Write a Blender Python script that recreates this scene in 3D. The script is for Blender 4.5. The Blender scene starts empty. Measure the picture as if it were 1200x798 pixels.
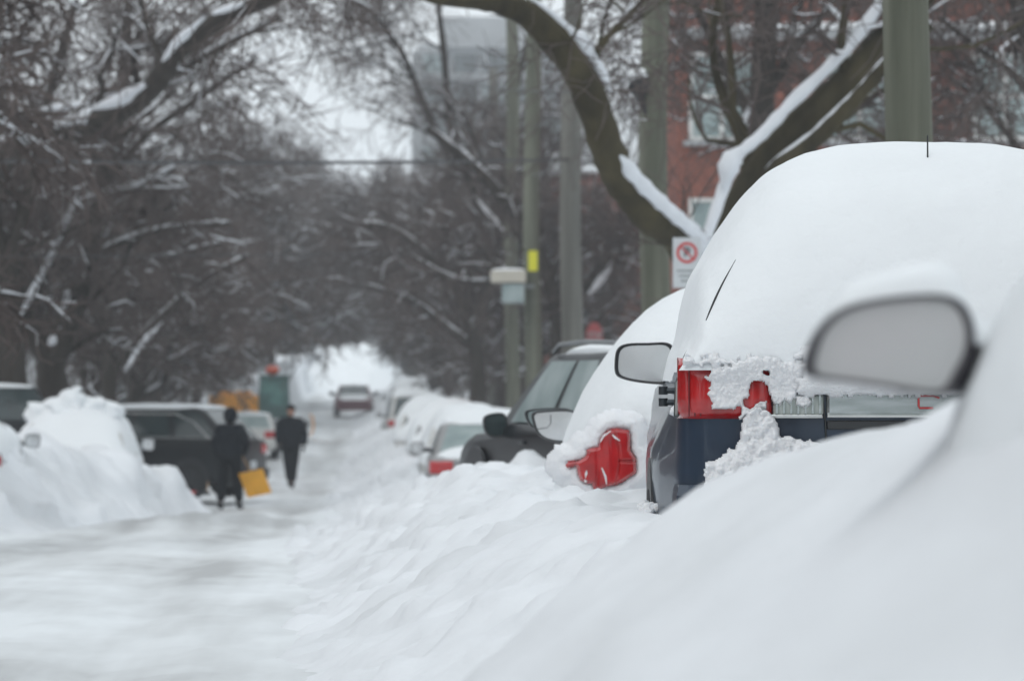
import bpy, bmesh, math, random
import numpy as np
from mathutils import Vector, Matrix, noise
from mathutils.bvhtree import BVHTree
R = math.radians
scene = bpy.context.scene
# ------------------------------------------------------------------ camera, sky, sun, exposure
F = 4500.0                     # focal length in photo pixels (135 mm lens)
VX, VY, EYE = 430.0, 457.0, 1.1
cam_d = bpy.data.cameras.new('camera'); cam = bpy.data.objects.new('camera', cam_d)
scene.collection.objects.link(cam); scene.camera = cam
cam.location = (0, 0, EYE); cam.rotation_euler = (R(90), 0, 0)
cam_d.lens = 135; cam_d.sensor_width = 36
cam_d.shift_x = (600 - VX) / 1200; cam_d.shift_y = (VY - 399) / 1200
cam_d.clip_start = 0.1; cam_d.clip_end = 3000
cam_d.dof.use_dof = True; cam_d.dof.focus_distance = 15.0; cam_d.dof.aperture_fstop = 4.4
cam_d.dof.aperture_blades = 9

world = bpy.data.worlds.new("World"); scene.world = world; world.use_nodes = True
nt = world.node_tree; nt.nodes.clear()
sky = nt.nodes.new('ShaderNodeTexSky'); sky.sky_type = 'NISHITA'; sky.sun_disc = False
SUN_EL, SUN_ROT = R(48), R(215)
sky.sun_elevation = SUN_EL; sky.sun_rotation = SUN_ROT
sky.air_density = 1.2; sky.dust_density = 4.0; sky.ozone_density = 1.0
hs = nt.nodes.new('ShaderNodeHueSaturation'); hs.inputs['Saturation'].default_value = 0.22
mixc = nt.nodes.new('ShaderNodeMix'); mixc.data_type = 'RGBA'; mixc.inputs[0].default_value = 0.88
mixc.inputs[7].default_value = (6.15, 6.6, 6.9, 1)        # even cloud layer over the sky
bg = nt.nodes.new('ShaderNodeBackground'); bg.inputs[1].default_value = 0.13
out = nt.nodes.new('ShaderNodeOutputWorld')
nt.links.new(sky.outputs[0], hs.inputs['Color']); nt.links.new(hs.outputs[0], mixc.inputs[6])
nt.links.new(mixc.outputs[2], bg.inputs[0]); nt.links.new(bg.outputs[0], out.inputs[0])
sun_d = bpy.data.lights.new('sun', 'SUN'); sun = bpy.data.objects.new('sun', sun_d)
scene.collection.objects.link(sun)
sun_d.energy = 0.5; sun_d.angle = R(35); sun_d.color = (1, .98, .95)
_v = Vector((math.sin(SUN_ROT) * math.cos(SUN_EL), math.cos(SUN_ROT) * math.cos(SUN_EL), math.sin(SUN_EL)))
sun.rotation_euler = _v.to_track_quat('Z', 'Y').to_euler()
scene.view_settings.view_transform = 'Standard'; scene.view_settings.look = 'None'
scene.view_settings.gamma = 1; scene.view_settings.exposure = 0.22
try: scene.view_settings.use_curve_mapping = False
except Exception: pass
scene.cycles.use_denoising = True
scene.cycles.max_bounces = 7; scene.cycles.diffuse_bounces = 3; scene.cycles.glossy_bounces = 3
scene.cycles.volume_bounces = 1; scene.cycles.transparent_max_bounces = 6
rng = random.Random(7)

# ------------------------------------------------------------------ materials
def mat(name, col, rough=.6, metal=0, spec=.5, nscale=0, namp=.25, bump=0, bscale=40, coat=0, sss=0, col2=None, stretch=None, trans=0, detail=6):
    m = bpy.data.materials.new(name); m.use_nodes = True
    t = m.node_tree; b = t.nodes['Principled BSDF']
    b.inputs['Base Color'].default_value = (*col, 1); b.inputs['Roughness'].default_value = rough
    b.inputs['Metallic'].default_value = metal; b.inputs['Specular IOR Level'].default_value = spec
    b.inputs['Coat Weight'].default_value = coat
    if trans: b.inputs['Transmission Weight'].default_value = trans
    if sss:
        b.inputs['Subsurface Weight'].default_value = sss
        b.inputs['Subsurface Radius'].default_value = (.03, .04, .05); b.inputs['Subsurface Scale'].default_value = 1
    tc = t.nodes.new('ShaderNodeTexCoord'); mp = t.nodes.new('ShaderNodeMapping')
    t.links.new(tc.outputs['Object'], mp.inputs[0])
    if stretch: mp.inputs['Scale'].default_value = stretch
    if nscale:
        n = t.nodes.new('ShaderNodeTexNoise'); n.inputs['Scale'].default_value = nscale; n.inputs['Detail'].default_value = detail
        t.links.new(mp.outputs[0], n.inputs['Vector'])
        r = t.nodes.new('ShaderNodeValToRGB'); r.color_ramp.elements[0].position = .3; r.color_ramp.elements[1].position = .7
        c2 = col2 or tuple(c * (1 - namp) for c in col)
        r.color_ramp.elements[0].color = (*c2, 1); r.color_ramp.elements[1].color = (*col, 1)
        t.links.new(n.outputs['Fac'], r.inputs[0]); t.links.new(r.outputs[0], b.inputs['Base Color'])
    if bump:
        n2 = t.nodes.new('ShaderNodeTexNoise'); n2.inputs['Scale'].default_value = bscale; n2.inputs['Detail'].default_value = 8
        t.links.new(mp.outputs[0], n2.inputs['Vector'])
        bp = t.nodes.new('ShaderNodeBump'); bp.inputs['Strength'].default_value = bump; bp.inputs['Distance'].default_value = .02
        t.links.new(n2.outputs['Fac'], bp.inputs['Height']); t.links.new(bp.outputs[0], b.inputs['Normal'])
    return m
M = {}
M['snow'] = mat('snow', (.84, .87, .89), .75, spec=.25, nscale=1.3, namp=.035, bump=.35, bscale=9)
M['snow_soft'] = mat('snow_soft', (.84, .87, .89), .75, spec=.25, nscale=3, namp=.035, bump=.4, bscale=14)
M['snow_crumb'] = mat('snow_crumb', (.88, .90, .93), .7, spec=.3, nscale=30, namp=.04, bump=.5, bscale=120, sss=.15)
M['snow_twig'] = mat('snow_twig', (.80, .83, .87), .8, spec=.2, nscale=5, namp=.1)
M['bark'] = mat('bark', (.055, .046, .040), .9, spec=.2, nscale=4, col2=(.030, .025, .021), bump=.8, bscale=18, stretch=(1, 1, .3))
M['bark_green'] = mat('bark_green', (.085, .072, .040), .9, spec=.2, nscale=3, col2=(.028, .024, .016), bump=.8, bscale=16, stretch=(1, 1, .4))
M['twig'] = mat('twig', (.15, .122, .114), .9, spec=.15, nscale=.8, namp=.45)
M['pole'] = mat('pole', (.185, .19, .15), .85, spec=.2, nscale=5, col2=(.075, .08, .06), bump=.5, bscale=30, stretch=(1, 1, .06))
M['pole_grey'] = mat('pole_grey', (.21, .205, .185), .85, spec=.2, nscale=5, col2=(.09, .09, .08), bump=.5, bscale=30, stretch=(1, 1, .06))
M['black'] = mat('black_plastic', (.012, .013, .016), .45, nscale=20, namp=.3)
M['gloss_black'] = mat('gloss_black', (.01, .012, .014), .22, coat=.5, nscale=10, namp=.2)
M['housing'] = mat('mirror_housing', (.035, .032, .042), .4, nscale=20, namp=.3)
M['mirror'] = mat('mirror_glass', (.60, .585, .59), .32, metal=.6, spec=.6, nscale=7, col2=(.55, .56, .555), detail=2)
M['mirror2'] = mat('mirror_glass_clear', (.80, .81, .82), .22, metal=.9, nscale=6, col2=(.72, .74, .74), detail=2)
M['navy'] = mat('navy_paint', (.022, .042, .075), .28, metal=.1, spec=.4, coat=.4, nscale=2, namp=.3, bump=.02, bscale=60)
M['black_paint'] = mat('black_paint', (.009, .011, .014), .34, spec=.3, coat=.05, nscale=2, namp=.3)
M['red_paint'] = mat('red_paint', (.30, .012, .014), .3, coat=.7, nscale=2, namp=.3)
M['maroon'] = mat('maroon_paint', (.10, .02, .03), .35, coat=.4, nscale=2, namp=.3)
M['silver'] = mat('silver_paint', (.30, .30, .30), .35, metal=.4, coat=.5, nscale=2, namp=.15)
M['white_paint'] = mat('white_paint', (.62, .62, .60), .35, coat=.5, nscale=2, namp=.1)
M['glass'] = mat('window_glass', (.035, .055, .058), .12, spec=.8, nscale=1.5, namp=.5)
M['glass_frost'] = mat('frosted_window', (.34, .40, .40), .35, spec=.6, nscale=2.5, col2=(.16, .22, .22))
M['glass_green'] = mat('green_window', (.16, .36, .32), .2, spec=.7, nscale=2.0, col2=(.03, .08, .08))
M['red_lens'] = mat('red_lens', (.52, .008, .010), .16, coat=.9, nscale=14, col2=(.33, .004, .006), detail=2)
M['dark_lens'] = mat('dark_red_trim', (.12, .006, .008), .3)
M['clear_lens'] = mat('clear_lens', (.50, .53, .50), .15, metal=.4, coat=.6, nscale=20, col2=(.22, .26, .24), stretch=(3, 1, .5))
M['chrome'] = mat('chrome', (.62, .63, .62), .18, metal=.9, nscale=6, namp=.2)
M['garnish'] = mat('garnish', (.50, .54, .54), .14, metal=.75, coat=.4, nscale=5, col2=(.30, .34, .33), stretch=(1, 1, 6))
M['headlight'] = mat('headlight', (.55, .57, .58), .15, metal=.5, coat=.6, nscale=9, namp=.4)
M['headlight_dark'] = mat('smoked_metal', (.06, .07, .08), .3, metal=.7)
M['rubber'] = mat('rubber', (.018, .018, .02), .85, nscale=10, namp=.3)
M['metal'] = mat('metal', (.25, .26, .27), .4, metal=.8, nscale=8, namp=.3)
M['orange'] = mat('orange_paint', (.85, .36, .03), .45, nscale=4, namp=.15, coat=.2)
M['shovel'] = mat('shovel_plastic', (.80, .38, .02), .45, nscale=5, namp=.2)
M['cab_green'] = mat('cab_green', (.06, .13, .12), .4)
M['beacon'] = mat('beacon', (.75, .09, .02), .25, coat=.5)
M['cloth'] = mat('dark_cloth', (.010, .013, .019), .95, spec=.1, nscale=6, namp=.4, bump=.5, bscale=25)
M['cloth2'] = mat('black_cloth', (.008, .010, .013), .95, spec=.1, nscale=6, namp=.4, bump=.5, bscale=25)
M['skin'] = mat('skin', (.42, .22, .15), .55, nscale=10, namp=.12, sss=.05)
M['hair'] = mat('hair', (.02, .014, .01), .8)
M['brick'] = mat('brick', (.21, .068, .045), .9, spec=.2)
M['concrete'] = mat('concrete', (.36, .37, .38), .9, nscale=.4, namp=.25)
M['sign_white'] = mat('sign_white', (.55, .58, .60), .5, nscale=5, namp=.08)
M['sign_red'] = mat('sign_red', (.55, .05, .05), .45, nscale=5, namp=.1)
M['sign_black'] = mat('sign_black', (.03, .03, .035), .5)
M['yellow'] = mat('yellow_tag', (.62, .60, .02), .5)
M['beige'] = mat('beige_metal', (.50, .47, .40), .6, nscale=6, namp=.15)
M['wood'] = mat('wood', (.30, .19, .10), .7, nscale=8, namp=.3)
def brick_nodes():
    t = M['brick'].node_tree; b = t.nodes['Principled BSDF']
    tc = t.nodes.new('ShaderNodeTexCoord'); mp = t.nodes.new('ShaderNodeMapping'); mp.inputs['Rotation'].default_value = (R(90), 0, 0)
    br = t.nodes.new('ShaderNodeTexBrick'); br.inputs['Scale'].default_value = 4
    br.inputs['Color1'].default_value = (.24, .075, .048, 1); br.inputs['Color2'].default_value = (.15, .045, .032, 1); br.inputs['Mortar'].default_value = (.22, .16, .14, 1)
    t.links.new(tc.outputs['Object'], mp.inputs[0]); t.links.new(mp.outputs[0], br.inputs[0]); t.links.new(br.outputs[0], b.inputs['Base Color'])
brick_nodes()

# road snow: packed, grey ruts along and across
def road_mat():
    m = bpy.data.materials.new('packed_snow'); m.use_nodes = True; t = m.node_tree; b = t.nodes['Principled BSDF']
    b.inputs['Roughness'].default_value = .7; b.inputs['Specular IOR Level'].default_value = .3
    tc = t.nodes.new('ShaderNodeTexCoord')
    def noise_n(sc, scale, det=6, rot=0):
        mp = t.nodes.new('ShaderNodeMapping'); mp.inputs['Scale'].default_value = scale; mp.inputs['Rotation'].default_value = (0, 0, rot)
        n = t.nodes.new('ShaderNodeTexNoise'); n.inputs['Scale'].default_value = sc; n.inputs['Detail'].default_value = det
        t.links.new(tc.outputs['Object'], mp.inputs[0]); t.links.new(mp.outputs[0], n.inputs['Vector']); return n
    a = noise_n(1, (1.6, .10, 1), rot=R(6)); c = noise_n(1, (.35, .22, 1)); d = noise_n(1, (3.5, 1.2, 1), 8)
    mx = t.nodes.new('ShaderNodeMath'); mx.operation = 'MULTIPLY_ADD'
    t.links.new(a.outputs['Fac'], mx.inputs[0]); mx.inputs[1].default_value = .55
    m2 = t.nodes.new('ShaderNodeMath'); m2.operation = 'MULTIPLY_ADD'; m2.inputs[1].default_value = .55
    t.links.new(c.outputs['Fac'], m2.inputs[0]); 
    m3 = t.nodes.new('ShaderNodeMath'); m3.operation = 'MULTIPLY'; m3.inputs[1].default_value = .22
    t.links.new(d.outputs['Fac'], m3.inputs[0]); t.links.new(m3.outputs[0], m2.inputs[2]); t.links.new(m2.outputs[0], mx.inputs[2])
    sx = t.nodes.new('ShaderNodeSeparateXYZ'); t.links.new(tc.outputs['Object'], sx.inputs[0])
    w1 = t.nodes.new('ShaderNodeMath'); w1.operation = 'MULTIPLY_ADD'; w1.inputs[1].default_value = 4.19; w1.inputs[2].default_value = 5.03
    t.links.new(sx.outputs['X'], w1.inputs[0]); w2 = t.nodes.new('ShaderNodeMath'); w2.operation = 'COSINE'; t.links.new(w1.outputs[0], w2.inputs[0])
    w3 = t.nodes.new('ShaderNodeMath'); w3.operation = 'MULTIPLY_ADD'; w3.inputs[1].default_value = -.045; t.links.new(w2.outputs[0], w3.inputs[0]); t.links.new(mx.outputs[0], w3.inputs[2]); mx = w3
    r = t.nodes.new('ShaderNodeValToRGB'); e = r.color_ramp.elements
    e[0].position = .50; e[0].color = (.46, .47, .475, 1); e[1].position = .76; e[1].color = (.80, .83, .85, 1)
    x = e.new(.62); x.color = (.64, .66, .67, 1)
    t.links.new(mx.outputs[0], r.inputs[0]); t.links.new(r.outputs[0], b.inputs['Base Color'])
    bp = t.nodes.new('ShaderNodeBump'); bp.inputs['Strength'].default_value = .5; bp.inputs['Distance'].default_value = .03
    t.links.new(d.outputs['Fac'], bp.inputs['Height']); t.links.new(bp.outputs[0], b.inputs['Normal'])
    return m
M['road'] = road_mat()
# plough-thrown snow: slightly dirty in patches
def bank_mat():
    m = mat('bank_snow', (.83, .855, .885), .75, spec=.25, nscale=.9, col2=(.68, .70, .72), bump=.6, bscale=7)
    return m
M['bank'] = bank_mat()

# ------------------------------------------------------------------ helpers
def link(o, parent=None):
    scene.collection.objects.link(o)
    if parent is not None: o.parent = parent
    return o
def tag(o, label=None, cat=None, group=None, kind=None):
    if label: o['label'] = label
    if cat: o['category'] = cat
    if group: o['group'] = group
    if kind: o['kind'] = kind
    return o
def thing(name, label, cat, loc=(0, 0, 0), rz=0, group=None):
    o = bpy.data.objects.new(name, None); link(o); o.location = loc; o.rotation_euler = (0, 0, rz)
    return tag(o, label, cat, group)
def mesh_obj(name, vs, fs, m, parent=None, smooth=True, loc=None):
    me = bpy.data.meshes.new(name); me.from_pydata([tuple(v) for v in vs], [], [tuple(f) for f in fs])
    me.update(); me.materials.append(m if not isinstance(m, str) else M[m])
    if smooth: me.polygons.foreach_set('use_smooth', [True] * len(me.polygons))
    o = bpy.data.objects.new(name, me); link(o, parent)
    if loc: o.location = loc
    return o
def auto(o, ang=40):
    me = o.data
    try: me.set_sharp_from_angle(angle=R(ang))
    except Exception: pass
    return o
class MB:
    def __init__(s): s.v = []; s.f = []
    def add(s, vs, fs):
        n = len(s.v); s.v += [tuple(v) for v in vs]; s.f += [tuple(i + n for i in f) for f in fs]; return s
    def box(s, c, d, rz=0, taper=1):
        hx, hy, hz = d[0] / 2, d[1] / 2, d[2] / 2; ca, sa = math.cos(rz), math.sin(rz); vs = []
        for z, k in ((-hz, 1), (hz, taper)):
            for x, y in ((-hx, -hy), (hx, -hy), (hx, hy), (-hx, hy)):
                x *= k; y *= k; vs.append((c[0] + x * ca - y * sa, c[1] + x * sa + y * ca, c[2] + z))
        return s.add(vs, [(3, 2, 1, 0), (4, 5, 6, 7), (0, 1, 5, 4), (1, 2, 6, 5), (2, 3, 7, 6), (3, 0, 4, 7)])
    def tube(s, pts, rad, sides=8, cap=True):
        pts = [Vector(p) for p in pts]; n = len(pts)
        if not hasattr(rad, '__len__'): rad = [rad] * n
        vs = []; fs = []
        for i, p in enumerate(pts):
            t = (pts[min(i + 1, n - 1)] - pts[max(i - 1, 0)])
            if t.length < 1e-9: t = Vector((0, 0, 1))
            t.normalize()
            a = t.cross(Vector((0, 1, 0))) if abs(t.y) < .9 else t.cross(Vector((1, 0, 0)))
            a.normalize(); b = t.cross(a)
            for k in range(sides):
                an = 2 * math.pi * k / sides
                vs.append(p + (a * math.cos(an) + b * math.sin(an)) * rad[i])
        for i in range(n - 1):
            for k in range(sides):
                k2 = (k + 1) % sides
                fs.append((i * sides + k, i * sides + k2, (i + 1) * sides + k2, (i + 1) * sides + k))
        if cap:
            fs.append(tuple(range(sides - 1, -1, -1))); fs.append(tuple((n - 1) * sides + k for k in range(sides)))
        return s.add(vs, fs)
    def ball(s, c, r, sub=1, amp=0, seed=0, sq=(1, 1, 1)):
        bm = bmesh.new(); bmesh.ops.create_icosphere(bm, subdivisions=sub, radius=1)
        vs = []
        for v in bm.verts:
            k = 1 + amp * noise.noise(v.co * 1.7 + Vector((seed * 3.1, seed * 1.7, seed)))
            vs.append((c[0] + v.co.x * r * k * sq[0], c[1] + v.co.y * r * k * sq[1], c[2] + v.co.z * r * k * sq[2]))
        fs = [tuple(v.index for v in f.verts) for f in bm.faces]; bm.free()
        return s.add(vs, fs)
    def loft(s, rings, cap=True):
        n = len(rings[0]); vs = [p for r in rings for p in r]; fs = []
        for i in range(len(rings) - 1):
            for k in range(n):
                k2 = (k + 1) % n
                fs.append((i * n + k, i * n + k2, (i + 1) * n + k2, (i + 1) * n + k))
        if cap: fs.append(tuple(range(n - 1, -1, -1))); fs.append(tuple((len(rings) - 1) * n + k for k in range(n)))
        return s.add(vs, fs)
    def build(s, name, m, parent=None, smooth=True, ang=40, loc=None):
        o = mesh_obj(name, s.v, s.f, m, parent, smooth, loc)
        bm = bmesh.new(); bm.from_mesh(o.data); bmesh.ops.recalc_face_normals(bm, faces=bm.faces); bm.to_mesh(o.data); bm.free()
        if smooth: auto(o, ang)
        return o
def bevel(o, w=.01, seg=2):
    md = o.modifiers.new('bevel', 'BEVEL'); md.width = w; md.segments = seg; md.limit_method = 'ANGLE'; md.angle_limit = R(35); return o
def P(px, py, D): return Vector(((px - VX) * D / F, D, EYE - (py - VY) * D / F))
def lerp_t(x, tab):
    if x <= tab[0][0]: return tab[0][1]
    for (a, b), (c, d) in zip(tab, tab[1:]):
        if x <= c:
            t = (x - a) / (c - a); t = t * t * (3 - 2 * t) if False else t
            return b + (d - b) * t
    return tab[-1][1]
def sm(a, b, x):
    t = max(0, min(1, (x - a) / (b - a))); return t * t * (3 - 2 * t)
def fn(x, y, z=0, o=4): return noise.fractal(Vector((x, y, z)), 1.0, 2.0, o)

# ------------------------------------------------------------------ terrain
Z0 = [(-400, 0), (0, 0), (18, 0), (24, -.05), (30, -.17), (38, -.36), (45, -.56), (53, -.78), (60, -.92), (68, -1.0), (90, -1.0), (105, -.9), (120, -.72), (140, -.4), (160, -.05), (190, .4), (220, .85), (260, 1.6), (300, 2.4), (330, 2.6), (400, 2.6), (900, 2.6)]
def z0(y): return lerp_t(y, Z0)
def grid_obj(name, xs, ys, fz, m):
    vs = [(x, y, fz(x, y)) for y in ys for x in xs]; nx = len(xs)
    fs = [(j * nx + i, j * nx + i + 1, (j + 1) * nx + i + 1, (j + 1) * nx + i) for j in range(len(ys) - 1) for i in range(nx - 1)]
    return mesh_obj(name, vs, fs, m)
def steps(a, b, s):
    n = max(1, round((b - a) / s)); return [a + (b - a) * i / n for i in range(n + 1)]
gx = [-700, -300, -120, -60, -40] + steps(-30, 30, 2) + [40, 60, 120, 300, 700]
gy = [-300, -150, -60, -20] + steps(-10, 340, 5) + [400, 500, 700, 900]
def ground_z(x, y):
    z = z0(y) - .06
    if abs(x + 2) > 6: z += .45 * sm(6, 9, abs(x + 2)) + .12 * fn(x * .15, y * .15)
    return z
tag(grid_obj('ground', gx, gy, ground_z, M['snow']), kind='structure')
NEAR_TAB = [(-.22, 0), (-.1, .12), (.05, .33), (.2, .52), (.4, .70), (.5, .76), (.587, .825), (.71, .90), (.84, .965), (1.0, 1.01), (1.2, 1.04), (2.8, 1.02), (3.6, .8), (6, .7)]
EDGE = [(0, -.22), (12, -.2), (18, -.25), (30, -.5), (45, -.78), (60, -.72), (90, -.55), (160, -.55)]
HS = [(0, .6), (12, .55), (14, .62), (16, .60), (18, .56), (20, .54), (23, .55), (26, .62), (28, .63), (31, .52), (36, .5), (50, .42), (56, .42), (62, .55), (75, .6), (100, .6), (160, .5), (300, .4), (340, .3)]
def bank_r(x, y):
    e = lerp_t(y, EDGE) + .10 * fn(y * .11, 3.3) + .10 * fn(y * .6, 1.3)
    hs_ = lerp_t(y, HS)
    xl = 1.0 if y < 26 else .9
    t = (x - e) / (xl - e)
    mid = hs_ * sm(-.03, 1, t) ** .85 if t > 0 else min(0, (x - e)) * .5
    if x > 3.1: mid += .25 * sm(3.1, 3.8, x)
    near = lerp_t(x, NEAR_TAB) if x > -.22 else (x + .22) * .5
    s = .76 + .24 * sm(2, 5.2, y)
    k = 1 - sm(7.7, 10.2, y)
    h = near * s * k + mid * (1 - k)
    far = 1 - .5 * sm(9, 30, y) * 0
    a = max(0, min(1, (x - e) * 2.2))
    h += .15 * math.exp(-((x - .98) / .17) ** 2) * math.exp(-((y - 5.1) / 1.4) ** 2)
    chunk = .03 * fn(x * 2.0, y * 1.6, 2) + .014 * noise.noise(Vector((x * 8, y * 8, 5)))
    if y > 9:
        w = sm(9, 13, y); q = Vector((x + .1 * noise.noise(Vector((x * 4, y * 4, 0))), y, 0))
        patch = max(0, min(1, .35 + 1.6 * fn(x * .7, y * .45, 21)))
        c1 = max(0, .55 - noise.voronoi(q * 2.6)[0][0]); c2 = max(0, .5 - noise.voronoi(q * 6.5)[0][0])
        g = 1 + 1.6 * sm(18, 50, y)
        chunk += w * g * (patch * .08 * c1 + .02 * fn(x * 4, y * 4, 11))
    return z0(y) + h + a * chunk
def clods(o, f):
    me = o.data; co = [v.co.copy() for v in me.vertices]; no = [v.normal.copy() for v in me.vertices]
    for v, c, n in zip(me.vertices, co, no):
        k = f(c)
        if k: v.co = c + n * k
    me.update(); return o
def clod(c, s1, a1, s2, a2, thr=.15):
    q = c + Vector((noise.noise(c * 2.3), noise.noise(c * 2.3 + Vector((9, 0, 0))), 0)) * .12
    m = max(0, min(1, .55 + 1.5 * fn(c.x * .6, c.y * .6, c.z * .6)))
    return m * (a1 * max(0, .6 - noise.voronoi(q * s1)[0][0]) + a2 * max(0, .55 - noise.voronoi(q * s2)[0][0])) + .25 * a1 * noise.noise(c * s1 * 1.7)
bx_ = steps(-1.1, 1.2, .04) + steps(1.3, 3.2, .12)[0:] + steps(3.5, 8, .5)
by_ = steps(.3, 12, .09) + steps(12.07, 34, .07) + steps(34.2, 60, .2) + steps(60.4, 110, .45) + steps(112, 340, 4)
tag(clods(grid_obj('snowbank', bx_, by_, bank_r, M['bank']), lambda c: 0 if c.y < 9.5 or c.y > 110 else sm(9.5, 14, c.y) * sm(-.45, -.1, c.x - lerp_t(c.y, EDGE)) * (1 + sm(20, 50, c.y)) * clod(c, 3.0, .16, 8.0, .07)), kind='structure')
def mound(x, y):
    d = math.hypot((x + .75) / 3.6, (y - 232) / 16)
    return z0(y) - .1 + 2.7 * max(0, 1 - d ** 2.2) + (.7 * fn(x * .9, y * .3, 5) + .3 * noise.noise(Vector((x * 2.5, y, 3)))) * (d < 1) * (1 - d)
tag(clods(grid_obj('snow_mound', steps(-4.6, 3.1, .16), steps(215, 249, .5), mound, M['snow']), lambda c: .5 * max(0, .5 - noise.voronoi(c * .9)[0][0])), kind='structure')
LB = [(20, -4.4), (34, -4.0), (40, -3.75), (46, -3.45), (51, -3.2), (55, -2.95), (61, -2.35), (64, -2.6), (68, -4.0), (72, -4.6), (100, -4.6), (150, -4.2), (190, -3.4), (340, -3.0)]
def bank_l(x, y):
    e = lerp_t(y, LB) + .25 * fn(y * .25, 9.1)
    t = e - x
    H = lerp_t(y, [(20, .6), (40, .62), (45, .72), (48, 1.0), (52, 1.15), (55, 1.0), (57, .85), (59, .72), (61, .62), (63, .5), (66, .6), (75, .7), (120, .8), (150, 1.3), (185, 2.1), (260, 1.9), (340, 1.2)])
    h = H * sm(-.02, 1.45 - .65 * sm(50, 57, y), t) if t > 0 else t * .5
    a = max(0, min(1, t * 1.5))
    q = Vector((x, y, 3)); c1 = max(0, .6 - noise.voronoi(q * 1.1)[0][0]); c2 = max(0, .55 - noise.voronoi(q * 2.8)[0][0])
    ch = .10 * fn(x * .7, y * .5, 4) + .10 * c1
    return z0(y) + h + a * ch
lx_ = steps(-11, -7.6, .3) + steps(-7.5, -2.0, .08)
ly_ = steps(20, 40, .8) + steps(40.2, 75, .13) + steps(76, 340, 3)
tag(clods(grid_obj('snowbank', lx_, ly_, bank_l, M['bank']), lambda c: 0 if c.y < 30 or c.y > 90 else clod(c, 1.5, .42, 3.6, .20) * sm(-.1, .4, lerp_t(c.y, LB) - c.x)), kind='structure')
def road_z(x, y):
    r = .03 * math.exp(-((x + 1.2 + .3 * fn(y * .05, 2)) / .22) ** 2) + .03 * math.exp(-((x + 2.7 + .3 * fn(y * .05, 5)) / .22) ** 2)
    ch = .02 * max(0, fn(x * .9, y * .3, 6)) + .015 * noise.noise(Vector((x * 5, y * 3, 2))) + .035 * max(0, fn(x * 2.5, y * 1.2, 16) - .15)
    # low ridge of loose snow crossing the lane where the plough stopped
    ridge = .20 * math.exp(-((y - 47.5 - (x + 1.5) * 1.6) / 2.6) ** 2) * sm(-3.9, -2.0, x) * (1 + .5 * fn(x * 1.5, y * .6, 3))
    return z0(y) - r + ch + ridge
tag(grid_obj('road', steps(-5.6, .6, .1), steps(2, 30, .3) + steps(30.4, 110, .45) + steps(112, 340, 4), road_z, M['road']), kind='structure')
tag(grid_obj('ground', steps(-12, -5.5, .5) , steps(2, 20, 2), lambda x, y: z0(y) + .6 * sm(-5.5, -6.8, x) if False else z0(y) + .5 * sm(5.5, 7, -x), M['bank']), kind='structure')

# ------------------------------------------------------------------ cars
def loaf(stations, seg=22, amp=.025, seed=0, ns=1.3, base_amp=0, nr=None):
    b = MB(); rings = []
    for (y, w, zb, zt, n0) in stations:
        ring = []
        for k in range(seg + 1):
            a = math.pi * k / seg; c, s = math.cos(a), math.sin(a); n = n0
            if nr is not None and c > 0: n = nr
            x = w * math.copysign(abs(c) ** (2 / n), c); z = zb + (zt - zb) * abs(s) ** (2 / n)
            d = amp * fn(x * ns + seed, y * ns, z * ns)
            r_ = Vector((x, 0, z - zb)); 
            if r_.length > 1e-6: r_.normalize()
            zz = z + r_.z * d - (base_amp * abs(fn(x * 5, y * 5, seed)) if k in (0, seg) else 0)
            ring.append((x + r_.x * d, y, zz))
        rings.append(ring)
    b.loft(rings); return b
def smooth_st(st, n=4):
    out_ = []
    for i in range(len(st) - 1):
        p0 = st[max(i - 1, 0)]; p1 = st[i]; p2 = st[i + 1]; p3 = st[min(i + 2, len(st) - 1)]
        for k in range(n):
            t = k / n
            out_.append(tuple(.5 * ((2 * b) + (-a + c) * t + (2 * a - 5 * b + 4 * c - d) * t * t + (-a + 3 * b - 3 * c + d) * t ** 3) for a, b, c, d in zip(p0, p1, p2, p3)))
    out_.append(tuple(st[-1])); return out_
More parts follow.
